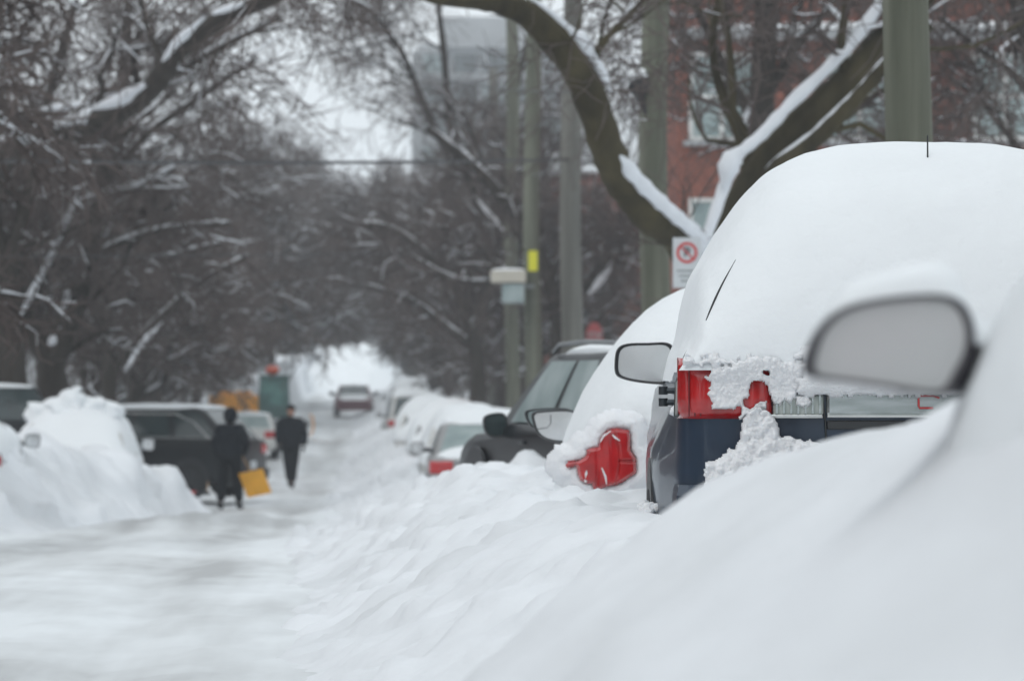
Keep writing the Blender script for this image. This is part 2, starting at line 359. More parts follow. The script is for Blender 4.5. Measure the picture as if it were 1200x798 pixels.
def mirror_part(car, outline, y, side=-1, m_h='housing', m_g='mirror', depth=.13, snow=0, name='side_mirror', rim=.88, split=False):
    """outline: list of (x,z) in car coordinates, smooth closed"""
    n = len(outline); pts = []
    for i in range(n):
        for k in range(4):
            t = k / 4; p = [outline[(i + j - 1) % n] for j in range(4)]
            pts.append(tuple(.5 * ((2 * b) + (-a + c) * t + (2 * a - 5 * b + 4 * c - d) * t * t + (-a + 3 * b - 3 * c + d) * t ** 3) for a, b, c, d in zip(*p)))
    cx = sum(p[0] for p in pts) / len(pts); cz = sum(p[1] for p in pts) / len(pts)
    def ring(s, yy, dz=0): return [(cx + (p[0] - cx) * s, yy, cz + (p[1] - cz) * s + dz) for p in pts]
    b = MB(); b.loft([ring(rim, y + .012), ring(rim + .02, y - .001), ring(.985, y - .006), ring(1.0, y), ring(1.02, y + .02), ring(.98, y + depth * .5), ring(.8, y + depth * .85), ring(.45, y + depth)], cap=True)
    # foot that joins it to the door
    b.tube([(cx - side * .02, y + .06, cz - .03), (cx - side * .20, y + .09, cz - .035)], [.035, .035], 8)
    h = b.build(name, M[m_h], car)
    g = MB(); r_ = ring(rim + .003, y + .009); c_ = (cx, y + .0075, cz)
    r2 = [(cx + (p[0] - cx) * .5, y + .0078, cz + (p[2] - cz) * .5) for p in r_]
    k = len(r_); vs = r_ + r2 + [c_]; fs = [(i, (i + 1) % k, k + (i + 1) % k, k + i) for i in range(k)] + [(k + i, k + (i + 1) % k, 2 * k) for i in range(k)]
    g.add(vs, fs); g.build('mirror_glass', M[m_g], h)
    if split:
        w = [p[0] for p in pts]; zt = max(p[1] for p in pts); x1 = min(w) + (max(w) - min(w)) * .42
        s_ = MB(); s_.tube([(x1, y + .004, zt - .03), (x1, y + .004, cz + .01), (x1 - .02, y + .004, cz - .015), (x1 - .09, y + .004, cz - .025)], .0022, 5); s_.build('lens_line', M['black'], h)
    if snow:
        xs = [p[0] for p in pts]; top = [p for p in pts if p[1] > cz + .2 * (max(q[1] for q in pts) - cz)]; top.sort()
        s_ = MB(); zt = max(p[1] for p in pts)
        s_.add(*_snowcap(min(xs) + .03, max(xs) + .05, y + .035, y + depth * .9, top, snow)); s_.build('snow_cap', M['snow_soft'], h)
    return h
def _snowcap(x0, x1, y0, y1, top, h):
    def zt(x):
        if x <= top[0][0]: return top[0][1]
        for a, b in zip(top, top[1:]):
            if x <= b[0]: return a[1] + (b[1] - a[1]) * (x - a[0]) / max(1e-6, b[0] - a[0])
        return top[-1][1]
    nx, ny = 18, 8; vs = []; fs = []
    for j in range(ny + 1):
        for i in range(nx + 1):
            u, v = i / nx, j / ny; x = x0 + (x1 - x0) * u; y = y0 + (y1 - y0) * v
            k = (1 - abs(2 * u - 1) ** 2.6) * (1 - abs(2 * v - 1) ** 2.6)
            vs.append((x, y, zt(x) - .012 + h * k ** .6 * (1 + .2 * noise.noise(Vector((x * 12, y * 12, 0))))))
    for j in range(ny):
        for i in range(nx):
            a = j * (nx + 1) + i; fs.append((a, a + 1, a + nx + 2, a + nx + 1))
    return vs, fs
def car_body(car, L, W, belt, hood, paint, deck=None, floor=.24, flare=0, front_drop=.18, y_ws=None, y_rw=None, rc=.13):
    hw = W / 2; b = MB(); rings = []
    ys = [0, .01, .03, .06, .10, rc + .02, .3, .55, .9, 1.4, 2.0, 2.6, L - 1.6, L - 1.2, L - .9, L - .6, L - .35, L - .2, L - .1, L - .04, L]
    ys = sorted(set(ys))
    for y in ys:
        if y < rc: w = hw - rc + math.sqrt(max(0, rc * rc - (rc - y) ** 2))
        elif y > L - .35: t = (y - (L - .35)) / .35; w = hw * (1 - .13 * t ** 2.5)
        else: w = hw
        wf = w + flare * sm(0.02, .45, y) * (1 - sm(1.5, 2.0, y)) 
        if y > y_ws - .15: t = (y - y_ws + .15) / (L - y_ws + .15); zt = belt + (hood - belt) * sm(0, .4, t) - front_drop * max(0, (t - .55) / .45) ** 2
        elif deck is not None and y < y_rw + .1: zt = deck + (belt - deck) * sm(y_rw * .5, y_rw + .1, y) - .06 * (1 - sm(0, .12, y))
        else: zt = belt - .02 * (1 - sm(0, .1, y))
        zm = floor + (zt - floor) * .62
        half = [(0, floor), (w * .82, floor), (wf * .95, floor + .07), (wf * .995, floor + .2), (wf, zm), (wf * .995, zm + .05), (w, zt - .12), (w * .985, zt - .05), (w * .95, zt - .012), (w * .86, zt + .004), (w * .4, zt + .02), (0, zt + .024)]
        ring = [(x, y, z) for x, z in half] + [(-x, y, z) for x, z in half[-2:0:-1]]
        rings.append(ring)
    b.loft(rings); return b.build('body', paint, car, ang=32)
def cabin(car, W, belt, roof, yr, yf, yrr, yrf, paint, wb=.93, wr=.74, wins=((.04, .30), (.34, .62), (.66, .93)), frost=False, sides=('l', 'r'), pill=None, glass='glass', rearglass=None):
    hw = W / 2; b = MB(); rings = []
    def level(t):
        z = belt + (roof - belt) * t; w = hw * (wb + (wr - wb) * t ** 1.25); y0_ = yr + (yrr - yr) * t ** 1.2; y1_ = yf + (yrf - yf) * t
        return z, w, y0_, y1_
    for t in (-.06, 0, .25, .5, .75, .9, .97, 1.0):
        z, w, a, c = level(max(t, 0)); z = belt + (roof - belt) * t
        if t > .95: k = .03 if t < .99 else .10; w -= k * .6; a += k; c -= k
        r_ = .10; ring = []
        for cx, cy, a0 in ((w - r_, c - r_, 0), (-w + r_, c - r_, 90), (-w + r_, a + r_, 180), (w - r_, a + r_, 270)):
            for q in range(5):
                an = R(a0 + q * 22.5); ring.append((cx + r_ * math.cos(an), cy + r_ * math.sin(an), z))
        rings.append(ring)
    z, w, a, c = level(1)
    top = [((x) * .5, (y - (a + c) / 2) * .6 + (a + c) / 2, roof + .025) for x, y, z in rings[-1]]; rings.append(top)
    b.loft(rings); cb = b.build('cabin', paint, car, ang=35)
    def side_pt(s, t, sg, off=.006):
        z, w, a, c = level(t); y = a + .03 + (c - a - .06) * s
        return (sg * (w + off), y, z)
    for sg in ((-1,) if sides == ('l',) else (-1, 1)):
        for (s0, s1) in wins:
            vs = []; N = 8; Mv = 6
            for j in range(Mv + 1):
                for i in range(N + 1):
                    u = s0 + (s1 - s0) * i / N; v = .05 + .83 * j / Mv
                    vs.append(side_pt(u, v, sg))
            fs = [(j * (N + 1) + i, j * (N + 1) + i + 1, (j + 1) * (N + 1) + i + 1, (j + 1) * (N + 1) + i) for j in range(Mv) for i in range(N)]
            mb = MB(); mb.add(vs, fs); mb.build('side_window', M[glass], cb)
    for nm, fr in (('rear_window', False), ('windshield', True)):
        vs = []; N = 8
        for j in range(7):
            for i in range(N + 1):
                v = .08 + .84 * j / 6; z, w, a, c = level(v); x = (w - .10) * (2 * i / N - 1)
                vs.append((x, (c + .007) if fr else (a - .007), z))
        fs = [(j * (N + 1) + i, j * (N + 1) + i + 1, (j + 1) * (N + 1) + i + 1, (j + 1) * (N + 1) + i) for j in range(6) for i in range(N)]
        mb = MB(); mb.add(vs, fs); mb.build(nm, M[rearglass or glass], cb)
    return cb
def wheels(car, L, W, r=.33, flare=0):
    fl = flare
    for y in (.82, L - .86):
        flare = fl if y < 1 else min(0, fl) + (fl if fl < .05 else -.02)
        for s in (-1, 1):
            x = s * (W / 2 + flare)
            mb = MB(); mb.tube([(x - s * .02, y, r + .05), (x + s * .004, y, r + .05)], r + .06, 28); mb.build('wheel_arch', M['black'], car)
            t = MB(); prof = [(-.20, r * .55), (-.20, r * .96), (-.16, r), (-.03, r), (.008, r * .95), (.010, r * .66)]
            rings = []
            for k in range(28):
                a = 2 * math.pi * k / 28; rings.append([(x + s * px_, y + q * math.cos(a), r + q * math.sin(a)) for px_, q in prof])
            rings.append(rings[0]); t.loft(rings, cap=False); w_ = t.build('wheel', M['rubber'], car)
            q = MB(); q.tube([(x - s * .03, y, r), (x + s * .006, y, r)], r * .2, 16)
            for k in range(5):
                a = 2 * math.pi * k / 5; q.tube([(x + s * .004, y, r), (x + s * .004, y + r * .64 * math.cos(a), r + r * .64 * math.sin(a))], [.04, .03], 6)
            q.build('rim', M['metal'], w_)
def box_part(car, name, c, d, m, bev=.01, rz=0, parent=None):
    b = MB().box(c, d, rz); o = b.build(name, M[m], parent or car, smooth=False); bevel(o, bev); return o
def lamp(car, x0, x1, za, zb_, W, m='red_lens', rc=.13, y_end=0, L=None, name='tail_light', proud=.012, ribs=0, top_fn=None):
    """lamp wrapped round the rear (or front) corner"""
    hw = W / 2; vs = []; N, Mz = 26, 8
    for j in range(Mz + 1):
        for i in range(N + 1):
            x = x0 + (x1 - x0) * i / N; ax = min(abs(x), hw - .0015); sg = -1 if x < 0 else 1
            if ax > hw - rc: y = rc - math.sqrt(max(0, rc * rc - (ax - (hw - rc)) ** 2)); nx_ = (ax - (hw - rc)) / rc
            else: y = 0; nx_ = 0
            zt = zb_ if top_fn is None else top_fn(x)
            z = za + (zt - za) * j / Mz
            edge = (1 - abs(2 * j / Mz - 1) ** 6) * (1 - abs(2 * i / N - 1) ** 10)
            k = proud * (edge * 1.0) + (ribs * math.sin(i * 1.6) if 0 < j < Mz else 0) - .004 * (1 - edge)
            px_ = sg * (ax + nx_ * k); py_ = y - k * math.sqrt(max(0, 1 - nx_ ** 2))
            if L is not None: py_ = L - py_
            vs.append((px_, py_, z))
    fs = [(j * (N + 1) + i, j * (N + 1) + i + 1, (j + 1) * (N + 1) + i + 1, (j + 1) * (N + 1) + i) for j in range(Mz) for i in range(N)]
    b = MB().add(vs, fs); o = b.build(name, M[m], car)
    md = o.modifiers.new('thick', 'SOLIDIFY'); md.thickness = .015; md.offset = 0
    return o
def car_root(name, label, X, Y, yaw, group, cat='car'):
    return thing(name, label, cat, (X, Y, z0(Y + 2)), R(yaw), group)

# ---- the navy SUV in focus
YAW = -2.6
suv = thing('parked_car', 'navy car under a tall dome of snow, crumbled snow stuck on its red tail light', 'car', (2.15, 14.52, 0), R(YAW), 'cars parked along the right kerb')
SW = 1.94
car_body(suv, 4.65, SW, 1.16, 1.02, M['navy'], flare=.085, y_ws=3.55, y_rw=.3, rc=.10)
cabin(suv, SW, 1.14, 1.74, .10, 3.7, .62, 2.75, M['navy'])
wheels(suv, 4.65, SW, .36, .085)
def tl_top(x): return 1.215 - .02 * sm(-.94, -.84, x) + .01 * math.sin(x * 30)
tl = lamp(suv, -.969, -.618, .995, 1.2, SW, rc=.10, ribs=.0035, top_fn=tl_top, proud=.016)
b = MB()
for k in range(3): b.tube([(-.93 + k * .022, -.012, 1.0), (-.93 + k * .022, -.012, 1.2)], .0025, 6)
b.build('lens_rib', M['dark_lens'], tl)
lamp(suv, .969, .618, .995, 1.2, SW, rc=.10, ribs=.0035, proud=.016)
cl = box_part(suv, 'reversing_light', (-.518, -.010, 1.045), (.19, .03, .075), 'clear_lens', .006)
b = MB()
for k in range(7): b.box((-.60 + k * .027, -.030, 1.045), (.007, .012, .07))
b.build('lens_rib', M['garnish'], cl, smooth=False)
box_part(suv, 'chrome_strip', (-.575, -.018, 1.001), (.30, .03, .016), 'chrome', .005)
gn = box_part(suv, 'tailgate_trim', (0, -.006, 1.052), (.825, .03, .100), 'garnish', .012)
b = MB()
b.tube([(-.04 + .0, -.026, 1.078), (-.062, -.026, 1.078), (-.066, -.026, 1.070), (-.066, -.026, 1.040), (-.062, -.026, 1.032), (-.04, -.026, 1.032), (-.012, -.026, 1.032)], .0042, 6)
b.tube([(-.04, -.026, 1.078), (-.012, -.026, 1.078), (.012, -.026, 1.070)], .0036, 6)
b.build('emblem', M['red_lens'], gn)
box_part(suv, 'trim_lip', (0, -.012, 1.0005), (.82, .034, .010), 'chrome', .003)
b = MB(); b.tube([(-.430, -.012, 1.085), (-.416, -.012, .985), (-.412, -.010, .90)], .004, 6); b.build('tailgate_gap', M['gloss_black'], suv)
box_part(suv, 'handle_recess', (-.25, .002, .968), (.32, .02, .034), 'gloss_black', .004)
# bumper with a sharp shoulder line
b = MB(); rings = []
for z, o_, w_ in ((.30, .0, .90), (.34, .05, .96), (.55, .07, .99), (.70, .065, .99), (.74, .03, .98)):
    ring = []
    for sg in (1, -1):
        for a in ([90, 60, 30, 0] if sg == 1 else [0, 30, 60, 90]):
            ring.append((sg * (w_ - .10 + .10 * math.sin(R(a)) ) , -o_ + .12 * (1 - math.cos(R(a))), z))
    ring += [(-w_, .35, z), (w_, .35, z)]
    rings.append(ring)
b.loft(rings); b.build('bumper', M['navy'], suv, ang=25)
# snow dome
st = []
for i in range(15):
    t = (i / 14) ** 1.6; y = -.055 + 1.25 * t
    st.append((y, .972 - .012 * t, 1.185 - .05 * t, 1.20 + .85 * (1 - (1 - t) ** 2.25) ** (1 / 2.05), 2))
st += [(1.8, .95, 1.14, 2.06, 2.12), (2.5, .95, 1.14, 2.05, 2.12), (2.95, .93, 1.13, 1.96, 2.15), (3.35, .93, 1.10, 1.72, 2.2), (3.8, .93, 1.0, 1.42, 2.4), (4.3, .90, .92, 1.26, 2.6), (4.62, .80, .85, 1.06, 2.6)]
PROF = [(-.968, 1.15), (-.945, 1.24), (-.915, 1.32), (-.871, 1.53), (-.816, 1.625), (-.777, 1.687), (-.710, 1.787), (-.610, 1.903), (-.529, 1.961), (-.419, 2.01), (-.287, 2.04), (-.07, 2.052), (.14, 2.05), (.33, 2.038), (.56, 1.99), (.74, 1.88), (.87, 1.70), (.94, 1.45), (.965, 1.15)]
def prof_ring(y, w, zb_, zt):
    P_ = smooth_st(PROF, 4); hf = (zt - zb_) / .845; ring = []
    for i, (x, z) in enumerate(P_):
        X = x * w / .968; Z = zb_ + (z - 1.15) * hf
        d = .012 * fn(X * 1.5 + 4, y * 1.5, Z * 1.5) + .004 * noise.noise(Vector((X * 9, y * 9, Z * 9)))
        ring.append((X * (1 + d * .6), y, Z + d))
    return ring
lf = MB(); lf.loft([prof_ring(a, w, zb_, zt) for a, w, zb_, zt, n in smooth_st(st, 3)])
cover = lf.build('snow_cover', M['snow_soft'], suv)
bvh = BVHTree.FromPolygons([Vector(v) for v in lf.v], lf.f)
def on_rear(x, z, off=.004):
    h = bvh.ray_cast(Vector((x, -2, z)), Vector((0, 1, 0)))
    return (x, (h[0].y if h[0] else .1) - off, z)
b = MB(); pts = [on_rear(-.862 + .10 * t + .02 * t * t, 1.365 + .235 * t, .001) for t in [i / 10 for i in range(11)]]
b.tube(pts, [.0015 + .0035 * math.sin(math.pi * min(1, t / 10 + .1)) for t in range(11)], 6); b.build('window_trim', M['black'], suv)
# crumbled snow over the lamp and the spill below: cauliflower relief patches
r_ = random.Random(3)
def snow_patch(x0, x1, za, zb_, step, cover, ybase, name='snow_clump', parent=suv, thick=.03, rough=1.0):
    """cover(x,z) > 0 where snow sticks; ybase(x,z) the surface it sits on"""
    nx = int((x1 - x0) / step); nz = int((zb_ - za) / step); V = {}; vs = []; fs = []
    for j in range(nz + 1):
        for i in range(nx + 1):
            x = x0 + (x1 - x0) * i / nx + step * .5 * noise.noise(Vector((i * .9, j * .9, 3))); z = za + (zb_ - za) * j / nz + step * .5 * noise.noise(Vector((i * .9, j * .9, 8)))
            c = cover(x, z)
            if c <= -.02: continue
            d1 = noise.voronoi(Vector((x * 62, z * 62, 1)))[0][0]; d2 = noise.voronoi(Vector((x * 150, z * 150, 4)))[0][0]; d0 = noise.voronoi(Vector((x * 24, z * 24, 6)))[0][0]
            e = min(1, max(0, (c + .02) * 4)) ** .75
            t = thick * e * (.45 + (1 - rough) * .7 + rough * (.6 * max(0, 1 - d0 * 1.2) + .42 * max(0, 1 - d1 * 1.3) + .22 * max(0, 1 - d2 * 1.3))) - (.002 if rough > .25 else -.007)
            V[i, j] = len(vs); vs.append((x, ybase(x, z) - t, z + t * .2))
    for j in range(nz):
        for i in range(nx):
            k = [(i, j), (i + 1, j), (i + 1, j + 1), (i, j + 1)]
            if all(q in V for q in k): fs.append([V[q] for q in k])
    bm = bmesh.new(); bv = [bm.verts.new(v) for v in vs]
    for f in fs: bm.faces.new([bv[q] for q in f])
    for v in [v for v in bm.verts if not v.link_faces]: bm.verts.remove(v)
    # drop islets smaller than a few faces
    seen = set(); kill = []; bm.faces.ensure_lookup_table()
    for f in list(bm.faces):
        if f in seen: continue
        st_ = [f]; isl = {f}
        while st_:
            q = st_.pop()
            for e in q.edges:
                for g in e.link_faces:
                    if g not in isl: isl.add(g); st_.append(g)
        seen |= isl
        if len(isl) < 30: kill += list(isl)
    bmesh.ops.delete(bm, geom=kill, context='FACES')
    me = bpy.data.meshes.new(name); bm.to_mesh(me); bm.free(); me.materials.append(M['snow_crumb']); me.polygons.foreach_set('use_smooth', [True] * len(me.polygons))
    o = bpy.data.objects.new(name, me); link(o, parent); o['kind'] = 'stuff'; md = o.modifiers.new('thick', 'SOLIDIFY'); md.thickness = .012; md.offset = -1; return o
def blobf(x, z, cx, cz, rx, rz): return 1 - math.sqrt(((x - cx) / rx) ** 2 + ((z - cz) / rz) ** 2)
def rug(x, z, a=1.0): return a * (.55 * fn(x * 14, z * 14, 2, 3) + .45 * noise.noise(Vector((x * 45, z * 45, 7))))
def cov_lamp(x, z):
    c = -.5
    c = max(c, min((z - 1.186) * 9, (1.222 + .018 * noise.noise(Vector((x * 16, 2, 2))) - z) * 9) if x > -.955 else -1)                       # fringe under the dome
    c = max(c, 1.1 * blobf(x, z, -.775, 1.10, .105, .10)); c = max(c, .9 * blobf(x, z, -.80, 1.045, .055, .05))
    c = max(c, 1.1 * blobf(x, z, -.66, 1.17, .14, .06)); c = max(c, .8 * blobf(x, z, -.70, 1.045, .075, .06))
    c = max(c, .9 * blobf(x, z, -.585, 1.12, .06, .09)); c = max(c, .7 * blobf(x, z, -.50, 1.15, .12, .07)); c = max(c, .6 * blobf(x, z, -.50, 1.06, .03, .03))
    c -= 1.5 * max(0, blobf(x, z, -.672, 1.09, .042, .045)) + 1.4 * max(0, blobf(x, z, -.645, 1.165, .045, .022)) + .6 * max(0, blobf(x, z, -.92, 1.06, .11, .10)) + 1.2 * max(0, blobf(x, z, -.70, 1.05, .035, .03)) + 1.1 * max(0, blobf(x, z, -.80, 1.015, .05, .02)) + .9 * max(0, blobf(x, z, -.475, 1.11, .025, .022)) + .8 * max(0, blobf(x, z, -.745, 1.02, .02, .03)) + .7 * max(0, blobf(x, z, -.625, 1.03, .016, .05))
    return c + rug(x, z, .60) if z > .995 else -1
snow_patch(-.96, -.38, .99, 1.24, .0036, cov_lamp, lambda x, z: -.022 - .036 * sm(1.09, 1.20, z) + .25 * max(0, z - 1.205), thick=.024, rough=.85)
snow_patch(-.64, .95, 1.05, 1.26, .009, lambda x, z: min(.6, (x + .53 + .05 * noise.noise(Vector((x * 9, z * 25, 4)))) * 9, (z - 1.071 - .010 * noise.noise(Vector((x * 20, 1, 1)))) * 8), lambda x, z: -.026 - .030 * sm(1.08, 1.19, z) + .25 * max(0, z - 1.205), thick=.03, rough=.2)
def cov_run(x, z):
    c = blobf(x, z, -.665, .93, .07 + .10 * max(0, 1.0 - z), .12)
    c = max(c, (.92 - abs(x + .55) * .55 - z) * 6 if x > -.72 else -1)
    c = max(c, (min(.835 + .10 * sm(-.88, -.64, x), .94) - .25 * max(0, x + .6) - z) * 8 if x > -.875 else -1)
    c -= sm(-.45, -.2, x) * 3 * max(0, z - .80)
    return min(c, .6) + rug(x, z, .22) if z < 1.0 else (blobf(x, z, -.67, 1.0, .05, .03) + rug(x, z, .2))
snow_patch(-.90, -.10, .60, 1.02, .0055, cov_run, lambda x, z: -.045 - .42 * max(0, .97 - z) ** 1.3, thick=.045)
b = MB()
for i in range(40): b.ball((-1.03 + r_.gauss(0, .03), .3 + r_.uniform(0, .3), .60 + r_.uniform(-.03, .04)), r_.uniform(.01, .03), 2, .7, i * 1.9)
b.build('snow_clump', M['snow_crumb'], suv, ang=180); b = MB(); b.ball((-.975, .10, 1.02), .024, 2, .3, 9, (1, 1.6, 1)); b.build('snow_clump', M['snow_crumb'], suv, ang=180)
hd = MB()
for z in (1.098, 1.052): hd.tube([(-1.01, .55, z - .016), (-1.01, .55, z + .016)], .018, 12); hd.tube([(-1.02, .55, z), (-.95, .55, z)], .012, 8)
hd.build('door_fitting', M['headlight_dark'], suv)  # small dark cylinders on the body side, taken for door hinges
# dark quarter glass strip between lamp and cover
b = MB(); b.tube([(-.972, .06, 1.0), (-.965, .10, 1.12), (-.935, .16, 1.22), (-.91, .22, 1.28)], [.014, .016, .013, .006], 8); b.build('window_trim', M['glass'], suv)
# antenna through the snow
b = MB(); b.tube([(.026, .55, 1.9), (.030, .60, 2.10)], [.004, .003], 6); b.build('antenna', M['black'], suv)
def outl(pts, X, Y, yaw, D):   # photo pixels at distance D -> car x,z
    o_ = []
    for px, py in pts:
        p = P(px, py, D); d = Vector((p.x - X[0], p.y - X[1])); c, s = math.cos(-R(yaw)), math.sin(-R(yaw))
        o_.append((d.x * c - d.y * s, p.z - X[2]))
    return o_
def loc_y(px, D, X, yaw):
    p = P(px, 457, D); d = Vector((p.x - X[0], p.y - X[1])); c, s = math.cos(-R(yaw)), math.sin(-R(yaw)); return d.x * s + d.y * c
o_ = outl([(724, 409), (735, 403), (760, 402), (782, 402), (790, 411), (789, 430), (784, 447), (775, 450), (750, 448), (731, 444), (722, 438), (721, 423)], suv.location, None, YAW, 17.3)
mirror_part(suv, o_, loc_y(755, 17.3, suv.location, YAW), m_h='black', m_g='mirror2', depth=.12)
mirror_part(suv, [(-p[0], p[1]) for p in o_], loc_y(755, 17.3, suv.location, YAW), side=1, m_h='black', m_g='mirror2', depth=.12)

# ---- the near car whose mirror fills the right of the frame
near = thing('parked_car', 'nearest car, wholly buried in snow, with a big dark-rimmed side mirror in front', 'car', (1.76, 2.55, 0), 0, 'cars parked along the right kerb')
car_body(near, 4.45, 1.76, .98, .88, M['silver'], y_ws=3.1, y_rw=.8, deck=.98)
cabin(near, 1.76, .96, 1.36, .7, 3.35, 1.3, 2.5, M['silver'])
wheels(near, 4.45, 1.76, .31)
st = [(-.05, .8, .25, .98, 2.5), (.1, .93, .2, 1.10, 2.8), (.5, .95, .2, 1.25, 2.7), (.9, .96, .2, 1.45, 2.5), (1.4, .96, .2, 1.66, 2.4), (2.0, .965, .2, 1.74, 2.4), (2.5, 1.01, .2, 1.72, 2.8), (2.9, 1.015, .2, 1.60, 2.9), (3.3, 1.0, .2, 1.34, 3.0), (3.7, .95, .2, 1.13, 3.0), (4.1, .94, .2, 1.05, 3.2), (4.4, .9, .2, .98, 3), (4.6, .75, .2, .8, 2.6)]
loaf(smooth_st(st, 4), 36, .02, 1, 1.5).build('snow_cover', M['snow_soft'], near)
NO = (1.76, 2.55, 0)
o_ = outl([(946, 432), (950, 410), (960, 387), (980, 366), (1010, 354), (1055, 347), (1102, 345), (1128, 354), (1141, 378), (1141, 408), (1128, 436), (1112, 460), (1090, 462), (1050, 456), (1000, 449), (955, 443)], NO, None, 0, 5.3)
mirror_part(near, o_, 5.3 - 2.55, m_g='mirror', depth=.15, snow=.055, rim=.9)
mirror_part(near, [(-p[0], p[1]) for p in o_], 5.3 - 2.55, side=1, m_g='mirror', depth=.15, rim=.9)

# ---- red hatchback ahead of the navy one
RY = -3.0; RL = (2.08, 20.0, 0)
red = thing('parked_car', 'red hatchback smothered in snow, only its red rear lamp and door mirror showing', 'car', RL, R(RY), 'cars parked along the right kerb')
car_body(red, 4.3, 1.76, .92, .88, M['red_paint'], y_ws=3.1, y_rw=.3, rc=.2)
cabin(red, 1.70, .94, 1.38, .15, 3.3, .75, 2.5, M['red_paint'])
wheels(red, 4.3, 1.78, .32)
st = []
for i in range(10):
    t = (i / 9) ** 1.5; y = -.02 + 1.2 * t
    st.append((y, 1.0 + .12 * t, .36, 1.0 + .74 * (1 - (1 - t) ** 2.1) ** (1 / 2.1), 2.05))
st += [(1.9, 1.06, .35, 1.76, 2.0), (2.5, .98, .35, 1.74, 2.1), (3.0, .96, .35, 1.50, 2.2), (3.5, .96, .35, 1.26, 2.5), (4.0, .93, .35, 1.16, 2.6), (4.35, .8, .3, .9, 2.5)]
loaf(st, 34, .03, 12, 1.3, base_amp=.03).build('snow_cover', M['snow_soft'], red)
zo = [(640, 250), (700, 232), (790, 245), (800, 300), (797, 380), (820, 412), (838, 445), (838, 540), (740, 605), (700, 622), (640, 630), (590, 650), (545, 655), (535, 615), (500, 610), (455, 590), (440, 540), (430, 495), (400, 505), (375, 515), (358, 488), (370, 465), (440, 455), (485, 430), (500, 410), (495, 380), (530, 366), (575, 360), (585, 310), (605, 280)]
def red_local(zx, zy, Y=19.93): 
    p = P(600 + zx / 5.7, 460 + zy / 5.7, Y); return (p.x - RL[0], p.z)
def red_relief():
    bm = bmesh.new(); out2 = [red_local(*q) for q in zo]; xs = [p[0] for p in out2]; zs = [p[1] for p in out2]
    def inside(x, z):
        c = False; n = len(out2)
        for i in range(n):
            x1, z1 = out2[i]; x2, z2 = out2[(i + 1) % n]
            if (z1 > z) != (z2 > z) and x < (x2 - x1) * (z - z1) / (z2 - z1) + x1: c = not c
        return c
    def dist(x, z):
        d = 9
        for i in range(len(out2)):
            a = Vector(out2[i]); e_ = Vector(out2[(i + 1) % len(out2)]) - a; p = Vector((x, z)) - a
            t = max(0, min(1, p.dot(e_) / e_.length_squared)); d = min(d, (p - e_ * t).length)
        return d
    N = 110; V = {}; x0, x1, za, zb_ = min(xs) - .01, max(xs) + .01, min(zs) - .01, max(zs) + .01
    for j in range(N + 1):
        for i in range(N + 1):
            x = x0 + (x1 - x0) * i / N; z = za + (zb_ - za) * j / N
            if not inside(x, z): continue
            d = dist(x, z); u = (x - x0) / (x1 - x0)
            y = -.015 + .22 * max(0, .62 - u) ** 1.7                      # wraps the corner
            y -= .035 * min(1, d / .02)
            if u > .72 and z < za + (zb_ - za) * .50: y += .004; 
            v_ = (z - za) / (zb_ - za)
            y += .010 * math.exp(-((u - .74 + .10 * (v_ - .5) ** 2 * 4) / .012) ** 2)          # seam beside the lens
            y += .012 * math.exp(-((v_ - .47) / .018) ** 2) * sm(.70, .76, u)
            y -= .010 * math.exp(-((u - .60 + .12 * (v_ - .4) ** 2) / .035) ** 2)         # raised rib
            y += .008 * math.exp(-((u - .45 + .10 * (v_ - .4) ** 2) / .02) ** 2)
            V[i, j] = bm.verts.new((x, y, z))
    for j in range(N):
        for i in range(N):
            k = [(i, j), (i + 1, j), (i + 1, j + 1), (i, j + 1)]
            if all(q in V for q in k): bm.faces.new([V[q] for q in k])
    for v in [v for v in bm.verts if not v.link_faces]: bm.verts.remove(v)
    for _ in range(6): bmesh.ops.smooth_vert(bm, verts=[v for v in bm.verts if v.is_boundary], factor=.5, use_axis_x=True, use_axis_z=True, use_axis_y=True)
    me = bpy.data.meshes.new('tail_light'); bm.to_mesh(me); bm.free(); me.materials.append(M['red_lens'])
    me.polygons.foreach_set('use_smooth', [True] * len(me.polygons))
    o = bpy.data.objects.new('tail_light', me); link(o, red); o.rotation_euler = (0, 0, -R(RY)); o.location = (0, -.06, 0)
    md = o.modifiers.new('thick', 'SOLIDIFY'); md.thickness = .08; md.offset = -1
    return o
rl_ = red_relief()
_O = [red_local(*q) for q in zo]
def _sd(x, z):
    c = False; n = len(_O); d = 9
    for i in range(n):
        x1, z1 = _O[i]; x2, z2 = _O[(i + 1) % n]
        if (z1 > z) != (z2 > z) and x < (x2 - x1) * (z - z1) / (z2 - z1) + x1: c = not c
        a = Vector((x1, z1)); e_ = Vector((x2 - x1, z2 - z1)); p = Vector((x, z)) - a; t = max(0, min(1, p.dot(e_) / e_.length_squared)); d = min(d, (p - e_ * t).length)
    return -d if c else d
_x0 = min(p[0] for p in _O); _x1 = max(p[0] for p in _O)
def _cv(x, z): d = _sd(x, z); return min((d + .010) * 12, (.10 - d) * 8, .5) + .10 * noise.noise(Vector((x * 30, z * 30, 2)))
def _yb(x, z): u = (x - _x0) / (_x1 - _x0); return -.055 + .22 * max(0, .62 - u) ** 1.7 + .9 * max(0, _sd(x, z) - .035)
sp_ = snow_patch(_x0 - .16, _x1 + .12, .40, 1.12, .009, _cv, _yb, parent=red, thick=.024, rough=.6); sp_.rotation_euler = (0, 0, -R(RY))
b = MB()
def rp(zx, zy, off=-.055): x, z = red_local(zx, zy); return (x, off, z)
